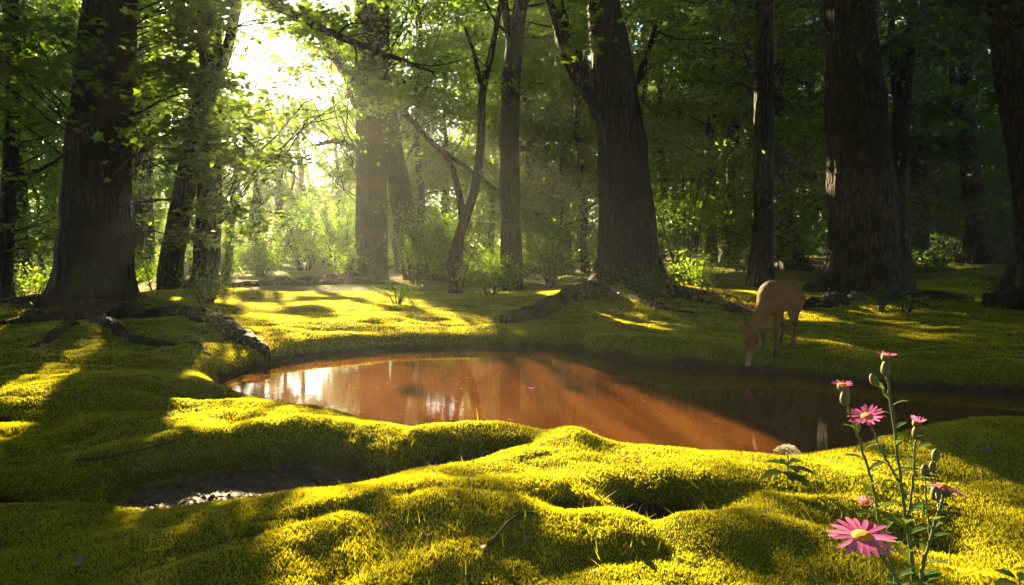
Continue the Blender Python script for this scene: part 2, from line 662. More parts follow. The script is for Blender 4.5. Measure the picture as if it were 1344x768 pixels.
# ------------------------------------------------------------------ where the canopy lets the sun through
# openings of the leaf canopy, as outlines on the ground that the sun reaches through them
LIT_PX = [
    [(225, 520), (300, 512), (392, 533), (482, 548), (560, 564), (640, 572), (740, 580), (820, 596), (960, 590), (1100, 580), (1344, 590),
     (1344, 668), (1200, 652), (1060, 625), (985, 640), (900, 650), (960, 720), (960, 1000), (330, 1000), (380, 700),
     (560, 690), (640, 655), (460, 650), (380, 585), (260, 572), (215, 548)],
    [(470, 482), (640, 468), (770, 520), (960, 545), (1060, 580), (800, 600), (560, 566), (430, 545), (330, 520), (380, 480)],
    [(300, 404), (470, 402), (600, 447), (560, 459), (400, 462), (340, 440)],
    [(590, 426), (648, 440), (612, 448)],
    [(648, 424), (760, 417), (860, 422), (965, 436), (965, 472), (900, 482), (790, 468), (768, 446)],
    [(1030, 397), (1344, 397), (1420, 412), (1030, 411)],
    [(950, 430), (1200, 436), (1190, 448), (950, 445)],
    [(940, 339), (1380, 330), (1380, 352), (1000, 357)],
    [(55, 533), (112, 498), (132, 505), (80, 548)], [(250, 470), (330, 485), (300, 500), (255, 492)],
]
LIT_Z = [.08, WL, .0, .0, .04, .08, .08, .3, .08, .03]
LIT = [np.array([G(u, v, z)[:2] - S[:2] / S[2] * z for u, v in poly]) for poly, z in zip(LIT_PX, LIT_Z)]
LIT.append(np.array([(1.25, -2.9), (2.0, -2.9), (1.75, .4), (1.15, .4)]))      # light on the tall asters
KSUN = S[:2] / S[2]
BEAMS = []
def through(u, v, c):                  # depth at which the line of sight meets the shaft sheet c metres to the right of the sun's bearing
    return c / ((u - W / 2) / F - S[0] / S[1])


for (u, v, d, r) in [(830, 150, through(830, 150, 2.5), .26), (830, 232, through(830, 232, 2.55), .30), (760, 300, through(760, 300, 2.4), .26), (640, 275, through(640, 275, 2.5), .26),
                     (560, 290, through(560, 290, 2.0), .22), (830, 170, through(830, 170, 8.6), .6), (360, 330, 17, .35), (300, 330, 18, .5), (900, 330, 15, .6),
                     (1085, 230, 13.4, .35), (1330, 200, 10.5, .4), (1275, 230, 23, .5), (1022, 250, 21, .5), (800, 45, 12, .7),
                     (600, 300, 17, .8), (60, 380, 14, .9), (210, 370, 18, .8), (270, 405, 12, .6), (520, 400, 12.5, .5), (910, 370, 12.5, .6),
                     (1020, 400, 6.5, .3)]:
    q_ = P(u, v, d)
    BEAMS.append((q_[:2] - KSUN * q_[2], r))
sdir = S[:2] / np.linalg.norm(S[:2])
sper = np.array([-sdir[1], sdir[0]])
SEL = math.sin(SUN_EL)


def lit(p):
    g = p[:, :2] - KSUN * p[:, 2:3]
    L = np.zeros(len(p), bool)
    for poly in LIT:
        lo, hi = poly.min(0), poly.max(0)
        c = (g[:, 0] > lo[0]) & (g[:, 0] < hi[0]) & (g[:, 1] > lo[1]) & (g[:, 1] < hi[1])
        if c.any():
            L[c] |= sdf(poly, g[c, 0], g[c, 1]) < 0
    a, b_ = g @ sdir * SEL, -(g @ sper)
    L &= fbm(a * 1.7 + 7, b_ * 1.25 + 3, 75, 2) > -.36              # leaf clumps kept in the openings, added to split the light into beams
    for (c, r) in BEAMS:
        L |= ((a - c @ sdir * SEL) ** 2 + (b_ + c @ sper) ** 2) < r * r
    holes = fbm(a * 1.1 + 50, b_ * 1.1, 71, 2)
    L |= holes > .60
    L |= (holes > -.14 + .52 * sstep(14.5, 20, b_)) & (g @ sdir > 15)
    return L


CAMP = np.array([0, 0, CAM_H])


def keep_leaves(p):
    """leaves that the sun shafts do not pass through"""
    L = lit(p) & (p[:, 2] > .9)
    k = ~(L & (rng.random(len(p)) < .985))
    v = p - CAMP
    dist = np.linalg.norm(v, axis=1)
    ang = np.degrees(np.arccos(np.clip((v @ S) / dist, -1, 1)))
    g = p[:, :2] - KSUN * p[:, 2:3]
    gap = fbm((g @ sdir) * SEL * 1.1 + 20, (g @ sper) * .9 + 11, 83, 2)
    pr = np.where(ang < .8, 1, np.where(gap > .02, np.clip(1.25 - (ang - .8) / 2.8, 0, 1) * .95, np.clip(.4 - (ang - .8) / 3, 0, 1)))
    k &= ~(rng.random(len(p)) < pr)
    return k


# ------------------------------------------------------------------ leaves
T_RHOMB = (np.array([(0, 0), (.42, .26), (1, 0), (.42, -.26)]), [0, .10, -.06, .10])
T_MAPLE = (np.array([(0, 0), (.10, .22), (.02, .46), (.30, .34), (.46, .56), (.58, .24), (1, 0), (.58, -.24), (.46, -.56),
                     (.30, -.34), (.02, -.46), (.10, -.22)]), [0, .03, .0, .03, -.02, .02, -.10, .02, -.02, .03, .0, .03])
T_OVAL = (np.array([(0, 0), (.25, .2), (.6, .2), (1, 0), (.6, -.2), (.25, -.2)]), [0, .05, .03, -.12, .03, .05])


def leaf_mesh(name, pos, nor, size, mat, templ=T_RHOMB, tint=None, dirs=None):
    n = len(pos)
    t2, tz = templ
    k = len(t2)
    nor = nor / (np.linalg.norm(nor, axis=1)[:, None] + 1e-9)
    if dirs is None:
        dirs = rng.normal(size=(n, 3))
    d = dirs - nor * (dirs * nor).sum(1)[:, None]
    d /= np.linalg.norm(d, axis=1)[:, None] + 1e-9
    e = np.cross(nor, d)
    s = np.asarray(size).reshape(-1, 1) * np.ones((n, 1))
    vv = np.empty((n, k, 3))
    for i in range(k):
        vv[:, i] = pos + s * (d * (t2[i, 0] - .3) + e * t2[i, 1] + nor * tz[i])
    if tint is None:
        tint = rng.random(n)
    return raw_mesh(name, vv.reshape(-1, 3), np.full(n, k), np.arange(n * k), mat, {"tint": np.repeat(tint, k)})


def spray_points(centers, radii, counts, flat=.28, tilt=.5):
    ps, ns, ts = [], [], []
    for c, r, n in zip(centers, radii, counts):
        n = int(n)
        a = rng.random(n) * 2 * math.pi
        # leaves sit along a few twigs of the spray, not in an even disc
        tw = rng.integers(0, 6, n)
        a = tw * (2 * math.pi / 6) + rng.normal(0, .32, n) + rng.random() * 6
        rr_ = np.abs(rng.random(n) ** .6) * r * (1 + .25 * rng.normal(size=n))
        dz = rng.normal(0, flat * r * .55, n) - .22 * rr_ ** 2 / max(r, .1)
        ps.append(np.stack([c[0] + rr_ * np.cos(a), c[1] + rr_ * np.sin(a), c[2] + dz], 1))
        nn = rng.normal(0, tilt, (n, 3))
        nn[:, 2] += 1
        ns.append(nn)
        ts.append(np.clip(rng.random() * .55 + rng.random(n) * .5, 0, 1))
    return np.concatenate(ps), np.concatenate(ns), np.concatenate(ts)


def crown(name, centers, radii, counts, size, mat, parent, org, templ=T_RHOMB, flat=.28, tilt=.5, cull=True):
    p_, n_, t_ = spray_points(centers, radii, counts, flat, tilt)
    if cull:
        k = keep_leaves(p_)
        p_, n_, t_ = p_[k], n_[k], t_[k]
    if size > .25:
        dd = np.linalg.norm(p_ - CAMP, axis=1)          # no bough hangs this close to the clearing's edge
        k = (dd > 6.5) & ~((p_[:, 1] > 1.5) & (np.abs(p_[:, 0]) < .95 * p_[:, 1] + 1) & (dd < 14) & (p_[:, 2] < 8))
        p_, n_, t_ = p_[k], n_[k], t_[k]
    if len(p_) < 3:
        return None
    s = size * (.7 + .6 * rng.random(len(p_)))
    return link(name, leaf_mesh(name, p_ - org, n_, s, mat, templ, t_), parent)


def branch_to(tb, path, c, r0, sag=.25, seg=5):
    """a bough from the trunk path to a spray centre"""
    if lit(np.array([c]))[0]:
        return
    zs = path[:, 2]
    zt = c[2] - .35 * math.hypot(c[0] - path[-1, 0], c[1] - path[-1, 1])
    i = int(np.argmin(np.abs(zs - max(zt, zs.min() + 1.5))))
    a = path[i, :3]
    mid = (a + c) / 2 + np.array([rng.normal(0, .15), rng.normal(0, .15), sag * np.linalg.norm(c - a) * .5])
    pts = spline([a, mid, c], 8)
    pts[1:-1] += rng.normal(0, .035, (6, 3)) * np.linalg.norm(c - a) * .3
    tb.tube(pts, np.linspace(r0, r0 * .22, 8), seg, cap=False)


# ------------------------------------------------------------------ trees
def flare_fn(nl, ph, amp, hz_, zs, z0):
    def f(th, i):
        k = math.exp(-max(zs[i] - z0, 0) / hz_)
        lob = .5 + .5 * np.cos(nl * th + ph + .6 * np.sin(2 * th + ph))
        return 1 + amp * k * (.35 + .9 * lob ** 1.5) + .05 * k ** .3 * lob
    return f


def stem_tube(tb, px, d, Htop, seg=32, flare=0.9, fl_h=.45, lobes=5, sink=.35, rough=.05, ridges=0, seed=0, zmin=None):
    """px: (u, v, width px[, d]) up the stem; returns the dense path (x, y, z, r)"""
    pts = []
    for t in px:
        dd = t[3] if len(t) > 3 else d
        q_ = P(t[0], t[1], dd)
        pts.append((*q_, t[2] / F * dd / 2))
    pts = np.array(pts)
    if Htop is not None and pts[-1, 2] < Htop:
        dv = pts[-1] - pts[-2]
        s = (Htop - pts[-1, 2]) / max(dv[2], .3)
        mid = pts[-1].copy()
        mid[:3] += dv[:3] * s * .5
        mid[3] *= .72
        top = pts[-1].copy()
        top[:3] += dv[:3] * s
        top[3] *= .30
        top[:2] += rng.normal(0, .3, 2)
        pts = np.vstack([pts, mid, top])
    n = max(20, min(90, int((pts[-1, 2] - pts[0, 2]) / .16)))
    path = spline(pts, n)
    path[:, 3] = np.maximum(path[:, 3], .008)
    if sink:
        first = path[0].copy()
        first[2] -= sink
        path = np.vstack([first, path])
    zs = path[:, 2]
    ff = flare_fn(lobes, seed * 1.3, flare, fl_h, zs, zs[0] + sink) if flare else None
    tb.tube(path[:, :3], path[:, 3], seg, rough, ff, True, None, ridges, seed)
    return path


TREES = []


def hero(name, label, d, stems, Htop=17, mat='bark', flare=.9, fl_h=.45, lobes=5, seg=36, sprays=(), boughs=(), crown_r=5.2,
         crown_z=(6.5, 16), crown_n=56, leaf='leaf', leaf_size=.23, per=140, roots=(), ridges=26, low_leaf=.11, low_templ=T_MAPLE,
         group=None, extra=None, seed=None, crown_xy=None):
    u, v = stems[0][0][0], stems[0][0][1]
    b_ = P(u, v, d)
    b_[2] = hz(b_[0], b_[1])
    root = thing(name, b_, label, "tree", group)
    sd = seed if seed is not None else len(TREES) + 1
    tb = Tubes()
    paths = []
    for si, st in enumerate(stems):
        st = [list(t) for t in st]
        starts_low = st[0][1] > 318 - 10
        path = stem_tube(tb, st, d, Htop if st[-1][1] <= 12 else None, seg if si == 0 else max(14, seg // 2 + 6),
                         flare if starts_low else 0, fl_h, lobes, .4 if starts_low else 0.0, .045, ridges, sd + si)
        paths.append(path)
    for bg_ in boughs:                                   # big limbs: (u, v, width px, d)
        pts = np.array([(*P(t[0], t[1], t[3]), t[2] / F * t[3] / 2) for t in bg_])
        pa = spline(pts, 8 * len(pts))
        pa[2:-1, :3] += rng.normal(0, .012, (len(pa) - 3, 3))
        tb.tube(pa[:, :3], pa[:, 3], 10, .06, None, True, None, 0, sd)
        for _ in range(len(pts)):                        # twigs
            i = rng.integers(len(pa) // 3, len(pa) - 2)
            a = pa[i, :3]
            e = a + rng.normal(0, .5, 3) * np.array([1, .8, .5]) + (pa[i + 1, :3] - pa[i, :3]) * 4
            tb.tube(spline([a, (a + e) / 2 + rng.normal(0, .08, 3), e], 6), np.linspace(pa[i, 3] * .45, .004, 6), 5, cap=False)
    C_, R_, N_ = [], [], []
    for (su, sv, sdp, r, n) in sprays:
        C_.append(P(su, sv, sdp)); R_.append(r); N_.append(n)
    lowC = list(C_)
    main = paths[0]
    for c in lowC:
        j = int(np.argmin([np.min(np.linalg.norm(p_[:, :2] - c[:2], axis=1)) + (50 if p_[:, 2].min() > c[2] - .5 else 0) for p_ in paths]))
        branch_to(tb, paths[j], c, .022, .12, 5)
    if C_:
        crown("crown", C_, R_, N_, low_leaf, M[leaf], root, b_, low_templ, .22, .42)
    C2 = []
    for i in range(crown_n):
        z = crown_z[0] + (crown_z[1] - crown_z[0]) * rng.random()
        a, rr_ = rng.random() * 2 * math.pi, crown_r * math.sqrt(rng.random()) * (1.15 - .6 * (z - crown_z[0]) / (crown_z[1] - crown_z[0]))
        pj = paths[i % len(paths)]
        c0 = pj[int(np.argmin(np.abs(pj[:, 2] - z)))]
        C2.append(np.array([c0[0] + rr_ * math.cos(a), c0[1] + rr_ * math.sin(a), z]))
        if i % 3 == 0:
            branch_to(tb, pj, C2[-1], .035, .2, 5)
    if C2:
        crown("crown", C2, [1.15 + .5 * rng.random() for _ in C2], [per] * len(C2), leaf_size, M[leaf], root, b_, T_RHOMB, .3, .5)
    tb.build("trunk", M[mat], root, b_)
    for rt in roots:                                     # surface roots: list of (x, y, radius) on the ground
        r_ = np.array(rt)
        k = spline(r_, 8 * len(r_))
        zz = height(k[:, 0], k[:, 1]) + k[:, 2] * -.05 + .04 * fbm(k[:, 0] * 3, k[:, 1] * 3, 77)
        rb = Tubes()
        rb.tube(np.stack([k[:, 0], k[:, 1], zz], 1), k[:, 2] * (1 + .18 * fbm(k[:, 0] * 5, k[:, 1] * 5, 78)), 20, .2, None, True, None, 14, sd)
        rb.build("root", M['bark_root'], root, b_)
    TREES.append(root)
    return root, paths


def rect_sprays(u0, v0, u1, v1, d0, d1, n, r, cnt):
    return [(u0 + (u1 - u0) * rng.random(), v0 + (v1 - v0) * rng.random(), d0 + (d1 - d0) * rng.random(), r * (.7 + .6 * rng.random()), cnt)
            for _ in range(n)]


def g3(u, d, r):
    return ((u - W / 2) / F * d, d, r)


def g2(u, v, r):
    q_ = G(u, v, .12)
    return (q_[0], q_[1], r)


hero("beech_tree", "huge black straight trunk on the left bank with a flared foot and thick roots", 10.8,
     [[(122, 418, 92), (124, 380, 84), (128, 250, 76), (136, 120, 68), (146, 0, 58)]], flare=.75, fl_h=.35, seg=110,
     sprays=rect_sprays(225, 20, 320, 190, 8.5, 10.5, 14, .7, 120) + rect_sprays(230, 170, 310, 320, 9, 11, 9, .6, 110)
     + rect_sprays(-30, 0, 60, 140, 8, 10, 9, .8, 130) + rect_sprays(220, -60, 340, 30, 9, 11, 8, .8, 130),
     leaf='leaf_dark', roots=[[g2(140, 418, .20), g2(210, 421, .15), g2(265, 425, .14), g2(310, 434, .12), g2(338, 442, .08), g2(356, 447, .02)],
                              [g2(100, 418, .13), g2(50, 421, .10), g2(-20, 426, .06)],
                              [g2(130, 425, .10), g2(180, 440, .06), g2(250, 443, .04), g2(275, 452, .02)],
                              [g2(95, 428, .09), g2(60, 445, .05), g2(20, 452, .03)]])
hero("maple_tree", "slim dark tree at the left edge with a bough reaching right", 12.2,
     [[(5, 408, 20), (6, 330, 18), (14, 220, 17), (18, 100, 16), (16, 0, 15)]], seg=18, flare=.4,
     boughs=[[(10, 258, 9, 12.2), (35, 232, 7, 11.9), (62, 218, 5, 11.6), (98, 198, 3, 11.3)]],
     sprays=rect_sprays(-40, 60, 110, 230, 11, 13.5, 14, .8, 110) + rect_sprays(20, 250, 110, 330, 12, 14, 5, .6, 100), leaf='leaf_dark', crown_n=24)
hero("twin_maple_tree", "two bowed dark stems from one foot, left of the hazy glade", 15.2,
     [[(262, 394, 34), (270, 350, 31), (275, 250, 29), (276, 120, 27), (275, 0, 25)],
      [(232, 394, 34), (224, 360, 29), (232, 300, 27), (252, 200, 25), (268, 110, 22)],
      [(275, 130, 18), (290, 90, 15), (302, 50, 13), (312, 0, 12)]], flare=.55, fl_h=.3, seg=28,
     boughs=[[(308, -30, 15, 14.6), (345, 0, 14, 13), (385, 18, 12, 12), (430, 42, 10, 11.2), (480, 62, 8, 10.8), (530, 80, 6, 10.5), (570, 95, 3, 10.3)],
             [(274, 112, 6, 15), (300, 150, 5, 14.3), (330, 190, 4, 13.8), (365, 205, 3, 13.4), (410, 205, 2, 13)]],
     sprays=rect_sprays(280, 120, 340, 200, 13.2, 14.8, 5, .65, 110) + rect_sprays(310, 170, 415, 235, 12.8, 14, 9, .6, 120)
     + rect_sprays(160, 60, 270, 200, 14, 17, 9, .9, 110) + rect_sprays(470, 70, 580, 120, 10.2, 11, 4, .4, 90) + rect_sprays(260, 280, 320, 330, 14.5, 15, 2, .4, 70) + rect_sprays(300, -20, 470, 190, 16, 25, 24, .8, 90),
     leaf='leaf_dark', crown_n=52)
hero("twin_beech_tree", "pair of joined tall trunks rising beyond the left half of the pond", 22.5,
     [[(488, 386, 42), (488, 340, 39), (488, 220, 38), (488, 100, 40), (490, 0, 40)],
      [(554, 385, 36), (544, 350, 32), (527, 260, 28), (511, 170, 25), (500, 100, 24)]], flare=.28, fl_h=.25, seg=84, mat='bark',
     boughs=[[(484, 218, 9, 22.3), (462, 193, 7, 22.1), (440, 186, 6, 21.9), (415, 190, 4, 21.6), (395, 196, 2, 21.3)],
             [(486, 128, 17, 22.4), (455, 95, 14, 21.9), (430, 60, 12, 21.5), (405, 15, 10, 21.1), (385, -30, 8, 20.8)],
             [(482, 175, 8, 22.5), (462, 130, 6, 22.3), (447, 80, 4, 22.1), (440, 60, 3, 21.9)],
             [(505, 128, 10, 22.4), (535, 152, 8, 22.6), (562, 183, 7, 22.8), (590, 205, 6, 23.0), (640, 240, 4, 23.3), (670, 262, 2, 23.5)]],
     sprays=rect_sprays(340, 70, 470, 170, 14, 19, 10, .7, 60) + rect_sprays(520, 60, 600, 150, 14, 16, 6, .6, 80) + rect_sprays(390, 0, 480, 60, 12.5, 15, 6, .6, 70) + rect_sprays(400, -190, 640, 190, 15, 24, 46, .95, 120) + rect_sprays(380, 0, 455, 200, 16, 22, 20, .75, 120),
     leaf='leaf', crown_n=56,
     roots=[[g3(480, 22.2, .27), g3(440, 21.6, .24), g3(390, 20.4, .19), g3(335, 19.2, .16), g3(300, 18.8, .09)],
            [g3(490, 21.9, .2), g3(470, 20.8, .18), g3(430, 20.0, .14), g3(380, 19.2, .07)], [g3(566, 22.2, .18), g3(598, 21.2, .12), g3(620, 20.4, .05)]])
hero("forked_sapling", "thin crooked forked tree between the paired trunks and the straight post-like trunk", 16.5,
     [[(597, 396, 14), (597, 365, 13), (594, 340, 13), (606, 300, 13), (622, 250, 12), (631, 190, 11), (633, 125, 10), (645, 70, 8), (655, 15, 6), (660, -20, 4)],
      [(600, 332, 9), (607, 290, 9), (598, 235, 8), (585, 205, 7), (560, 180, 6), (530, 150, 4)],
      [(633, 120, 6), (622, 70, 5), (610, 35, 3)]], seg=14, flare=.5, Htop=None, crown_n=0, mat='bark_thin',
     sprays=rect_sprays(560, 20, 680, 120, 16, 18, 9, .7, 90) + rect_sprays(560, 230, 620, 330, 16, 18, 7, .55, 100), leaf='leaf', low_templ=T_RHOMB, low_leaf=.12)
hero("hornbeam_tree", "straight dark trunk splitting in two near the top, behind the pond centre", 17.5,
     [[(671, 390, 28), (671, 330, 26), (669, 220, 25), (670, 120, 24), (678, 40, 20), (688, -20, 16)],
      [(672, 60, 12), (664, 20, 11), (660, -20, 9)]], seg=26, flare=.35, sprays=rect_sprays(640, 0, 760, 120, 17, 21, 9, .8, 90), leaf='leaf', low_templ=T_RHOMB, low_leaf=.13,
     crown_z=(7.5, 17))
hero("oak_tree", "massive forked trunk right of centre with a thick limb leaning left", 12.8,
     [[(826, 388, 84), (825, 350, 74), (822, 280, 66), (816, 190, 58), (806, 100, 50), (796, 40, 46), (790, -10, 40)],
      [(815, 190, 40), (790, 135, 34), (762, 95, 28), (742, 50, 24), (724, -10, 20)],
      [(797, 388, 26), (796, 350, 22), (797, 280, 20), (800, 220, 18)]], flare=.6, fl_h=.35, seg=110,
     boughs=[[(835, 110, 8, 12.8), (850, 70, 6, 12.6), (862, 30, 4, 12.4)]],
     sprays=rect_sprays(745, -10, 850, 70, 11, 12.2, 9, .5, 110) + rect_sprays(820, 0, 900, 90, 12, 15, 7, .6, 90) + rect_sprays(600, -260, 900, 20, 14, 22, 26, 1.0, 110), leaf='leaf', low_leaf=.10, crown_n=40,
     roots=[[g2(790, 396, .24), g2(745, 400, .22), g2(700, 408, .17), g2(655, 414, .10)], [g2(860, 398, .16), g2(905, 402, .09), g2(950, 404, .015)],
            [g2(835, 400, .12), g2(870, 408, .08), g2(910, 410, .04)]])
hero("ash_tree", "straight black trunk behind the deer, left of a lit leaning trunk", 16.0,
     [[(1000, 378, 30), (1001, 330, 26), (1002, 200, 24), (1003, 80, 22), (1003, 0, 20)]], seg=24, flare=.45,
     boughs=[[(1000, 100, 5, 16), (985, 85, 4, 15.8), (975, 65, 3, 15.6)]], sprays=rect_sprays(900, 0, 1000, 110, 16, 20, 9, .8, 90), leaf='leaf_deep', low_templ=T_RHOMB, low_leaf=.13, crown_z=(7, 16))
hero("leaning_beech_tree", "slender trunk with a sunlit left edge leaning right of the black post-like trunk", 21.0,
     [[(1041, 353, 30), (1036, 320, 24), (1027, 250, 21), (1021, 180, 18), (1019, 120, 16), (1028, 50, 13), (1038, -15, 11)],
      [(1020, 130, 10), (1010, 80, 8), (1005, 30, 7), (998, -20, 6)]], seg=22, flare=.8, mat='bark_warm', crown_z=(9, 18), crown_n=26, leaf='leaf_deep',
     sprays=rect_sprays(1030, 40, 1110, 160, 20, 24, 8, .9, 90), low_templ=T_RHOMB, low_leaf=.15)
hero("elm_tree", "broad dark trunk right of the deer with a bright left edge and wide foot", 13.2,
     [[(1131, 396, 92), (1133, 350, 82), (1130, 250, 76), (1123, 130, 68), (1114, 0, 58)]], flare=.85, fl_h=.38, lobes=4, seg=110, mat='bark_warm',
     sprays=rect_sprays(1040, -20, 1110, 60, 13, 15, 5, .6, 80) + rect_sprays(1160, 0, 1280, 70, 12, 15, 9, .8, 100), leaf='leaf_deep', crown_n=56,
     roots=[[g2(1100, 398, .20), g2(1075, 402, .16), g2(1045, 404, .08), g2(1020, 405, .015)], [g2(1165, 398, .16), g2(1205, 400, .08), g2(1250, 402, .015)]])
hero("double_elm_tree", "dark forked trunk standing just behind the broad trunk by the deer", 19.5,
     [[(1176, 350, 28), (1177, 300, 24), (1180, 200, 22), (1186, 110, 19), (1195, 50, 14), (1200, -20, 11)],
      [(1182, 150, 12), (1174, 90, 11), (1170, 40, 9), (1172, -20, 7)]], seg=20, flare=.5, crown_z=(8, 17), crown_n=26, leaf='leaf_deep',
     sprays=rect_sprays(1170, 30, 1260, 160, 18, 22, 9, .9, 90), low_templ=T_RHOMB, low_leaf=.14)
hero("lit_beech_tree", "bent trunk with orange sunlit edge standing on the bright strip at far right", 24.0,
     [[(1290, 331, 32), (1284, 300, 25), (1276, 240, 23), (1267, 170, 21), (1263, 130, 18), (1270, 80, 15), (1273, 40, 12), (1276, -10, 9)],
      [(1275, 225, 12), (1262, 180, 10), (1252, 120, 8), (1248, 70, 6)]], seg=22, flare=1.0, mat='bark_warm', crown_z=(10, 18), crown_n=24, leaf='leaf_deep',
     sprays=rect_sprays(1200, 40, 1344, 230, 22, 27, 14, 1.0, 90), low_templ=T_RHOMB, low_leaf=.16)
hero("edge_oak_tree", "thick trunk leaning in at the right edge of the clearing", 10.8,
     [[(1392, 385, 96), (1384, 330, 80), (1368, 220, 68), (1346, 100, 62), (1330, 0, 56)]], flare=.7, seg=84, mat='bark_warm', leaf='leaf_deep',
     sprays=rect_sprays(1240, -30, 1340, 50, 10, 12, 7, .7, 100), crown_n=52)

# slimmer trees further back: (u, width px, d, lean px at the top, label)
BACK = [
    (32, 22, 20, 6, "brown trunk between the slim edge tree and the huge black trunk"),
    (178, 17, 21, 8, "thin trunk just right of the huge black trunk"),
    (196, 12, 24, -6, "pale thin pole squeezed between the huge trunk and the bowed stems"),
    (300, 10, 30, 14, "faint pole rising beside the bowed stems at the glade edge"),
    (331, 17, 36, 4, "straight grey trunk standing in the haze of the glade"),
    (354, 12, 38, 26, "slanting grey trunk leaning right in the haze of the glade"),
    (405, 12, 44, -10, "small forked tree in the middle of the bright hazy glade"),
    (440, 9, 48, 10, "faint thin tree at the right side of the hazy glade"),
    (555, 10, 27, -4, "thin pole just right of the paired trunks"),
    (578, 9, 30, 4, "narrow pole close behind the crooked forked tree"),
    (700, 15, 27, -8, "leaning grey pole right of the straight split trunk"),
    (722, 12, 30, 4, "upright grey pole halfway between the split trunk and the massive fork"),
    (745, 13, 28, 0, "upright grey pole left of the massive forked trunk"),
    (768, 9, 24, -10, "thin bent pole against the massive forked trunk"),
    (868, 10, 26, 4, "pole just right of the massive forked trunk"),
    (930, 14, 23, 2, "left pole of the bunch behind the big green bush"),
    (945, 12, 23.5, 10, "middle pole of the bunch behind the big green bush"),
    (958, 9, 24, 22, "right slanted pole of the bunch behind the big green bush"),
    (1062, 12, 30, 4, "dark pole right of the leaning sunlit trunk"),
    (1078, 10, 34, -4, "narrow dark pole left of the broad trunk by the deer"),
    (1199, 26, 27, -4, "dim thick pole right of the broad trunk by the deer"),
    (1228, 13, 33, 6, "dim pole left of the bent orange-edged trunk"),
    (1246, 9, 38, -8, "thinnest dim pole left of the bent orange-edged trunk"),
    (1318, 14, 30, -10, "dim pole right of the bent orange-edged trunk"),
    (1340, 18, 22, 4, "dark pole close to the thick leaning edge trunk"),
    (640, 8, 33, 6, "faint pole left of the straight split trunk"),
    (888, 8, 34, -4, "faint pole above the big green bush"),
    (70, 14, 27, -4, "dim pole left of the huge black trunk"),
]


def back_tree(u, w, d, lean, label, group=None, leafk=None, nspr=60, name="forest_tree", zlo=None, Ht=None, spread=1.0, cat="tree"):
    x, y = (u - W / 2) / F * d, d
    z0 = hz(x, y)
    Ht = Ht or 11 + 7 * rng.random()
    glade = 285 < u < 470
    if glade:
        Ht = .2 * d + .7
    r = w / F * d / 2
    root = thing(name, (x, y, z0), label, "tree", group)
    tb = Tubes()
    n = 26
    t = np.linspace(0, 1, n)
    wob = np.cumsum(rng.normal(0, .05, (n, 2)), axis=0)
    lx = lean / F * d
    path = np.stack([x + lx * t * Ht / (d * .33) + wob[:, 0], y + wob[:, 1], z0 - .3 + (Ht + .3) * t, r * (1.08 - .85 * t)], 1)
    tb.tube(path[:, :3], path[:, 3], 12, .05, flare_fn(4, u, .5, .35, path[:, 2], z0), True, None, 0, int(u) + 3)
    if rng.random() < .6 or glade:                       # a fork
        i = int(n * (.3 + .25 * rng.random()))
        a = path[i]
        sg = rng.choice([-1, 1])
        e = a[:3] + np.array([sg * (1 + rng.random()), rng.normal(0, .6), Ht * .32])
        fp = spline([a[:3], (a[:3] + e) / 2 + np.array([sg * .25, 0, -.25]), e], 12)
        tb.tube(fp, np.linspace(a[3] * .6, a[3] * .15, 12), 8, .05, None, True, None, 0, int(u))
    C_, Rr = [], []
    zlo = zlo if zlo is not None else (1.6 if not glade else 2.5)
    for i in range(nspr):
        z = z0 + zlo + (Ht - zlo + .5) * rng.random() ** .9
        a, rr_ = rng.random() * 6.283, spread * (.5 + 2.4 * math.sqrt(rng.random())) * (1.15 - .5 * z / Ht)
        j = int(np.argmin(np.abs(path[:, 2] - z)))
        c = np.array([path[j, 0] + rr_ * math.cos(a), path[j, 1] + rr_ * math.sin(a), z])
        C_.append(c)
        Rr.append(.75 + .55 * rng.random())
        if i % 2 == 0:
            branch_to(tb, path[2:], c, .03, .15, 4)
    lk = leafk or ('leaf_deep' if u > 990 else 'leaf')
    crown("crown", C_, Rr, [150] * nspr, .13 + .0026 * d, M[lk], root, np.array([x, y, z0]), T_RHOMB, .3, .55)
    tb.build("trunk", M['bark_thin'], root, (x, y, z0))
    return root


for (u, w, d, lean, lab) in BACK:
    back_tree(u, w, d, lean, lab)
# a deeper layer that only reads as more of the same wood
for i in range(46):
    u = -330 + 2000 * (i + rng.random()) / 46
    d = 27 + 24 * rng.random()
    if 280 < u < 475 and d < 48:
        d = 50 + 8 * rng.random()
    back_tree(u, 7 + 5 * rng.random(), d, rng.normal(0, 6), "slender leafy tree deep in the shadowed wood behind the clearing",
              "slender trees deep in the wood", nspr=62)
# leafy saplings filling the space between the trunks
for i in range(34):
    u = -180 + 1720 * (i + rng.random()) / 34
    d = 20 + 14 * rng.random()
    if 275 < u < 480:
        continue
    if 430 < u < 610:
        d = 27 + 7 * rng.random()
    back_tree(u, 5, d, rng.normal(0, 8), "bushy young tree filling the gaps between the trunks", "young trees between the trunks",
              nspr=52, zlo=.4, Ht=5 + 3.5 * rng.random(), spread=.8, name="sapling")

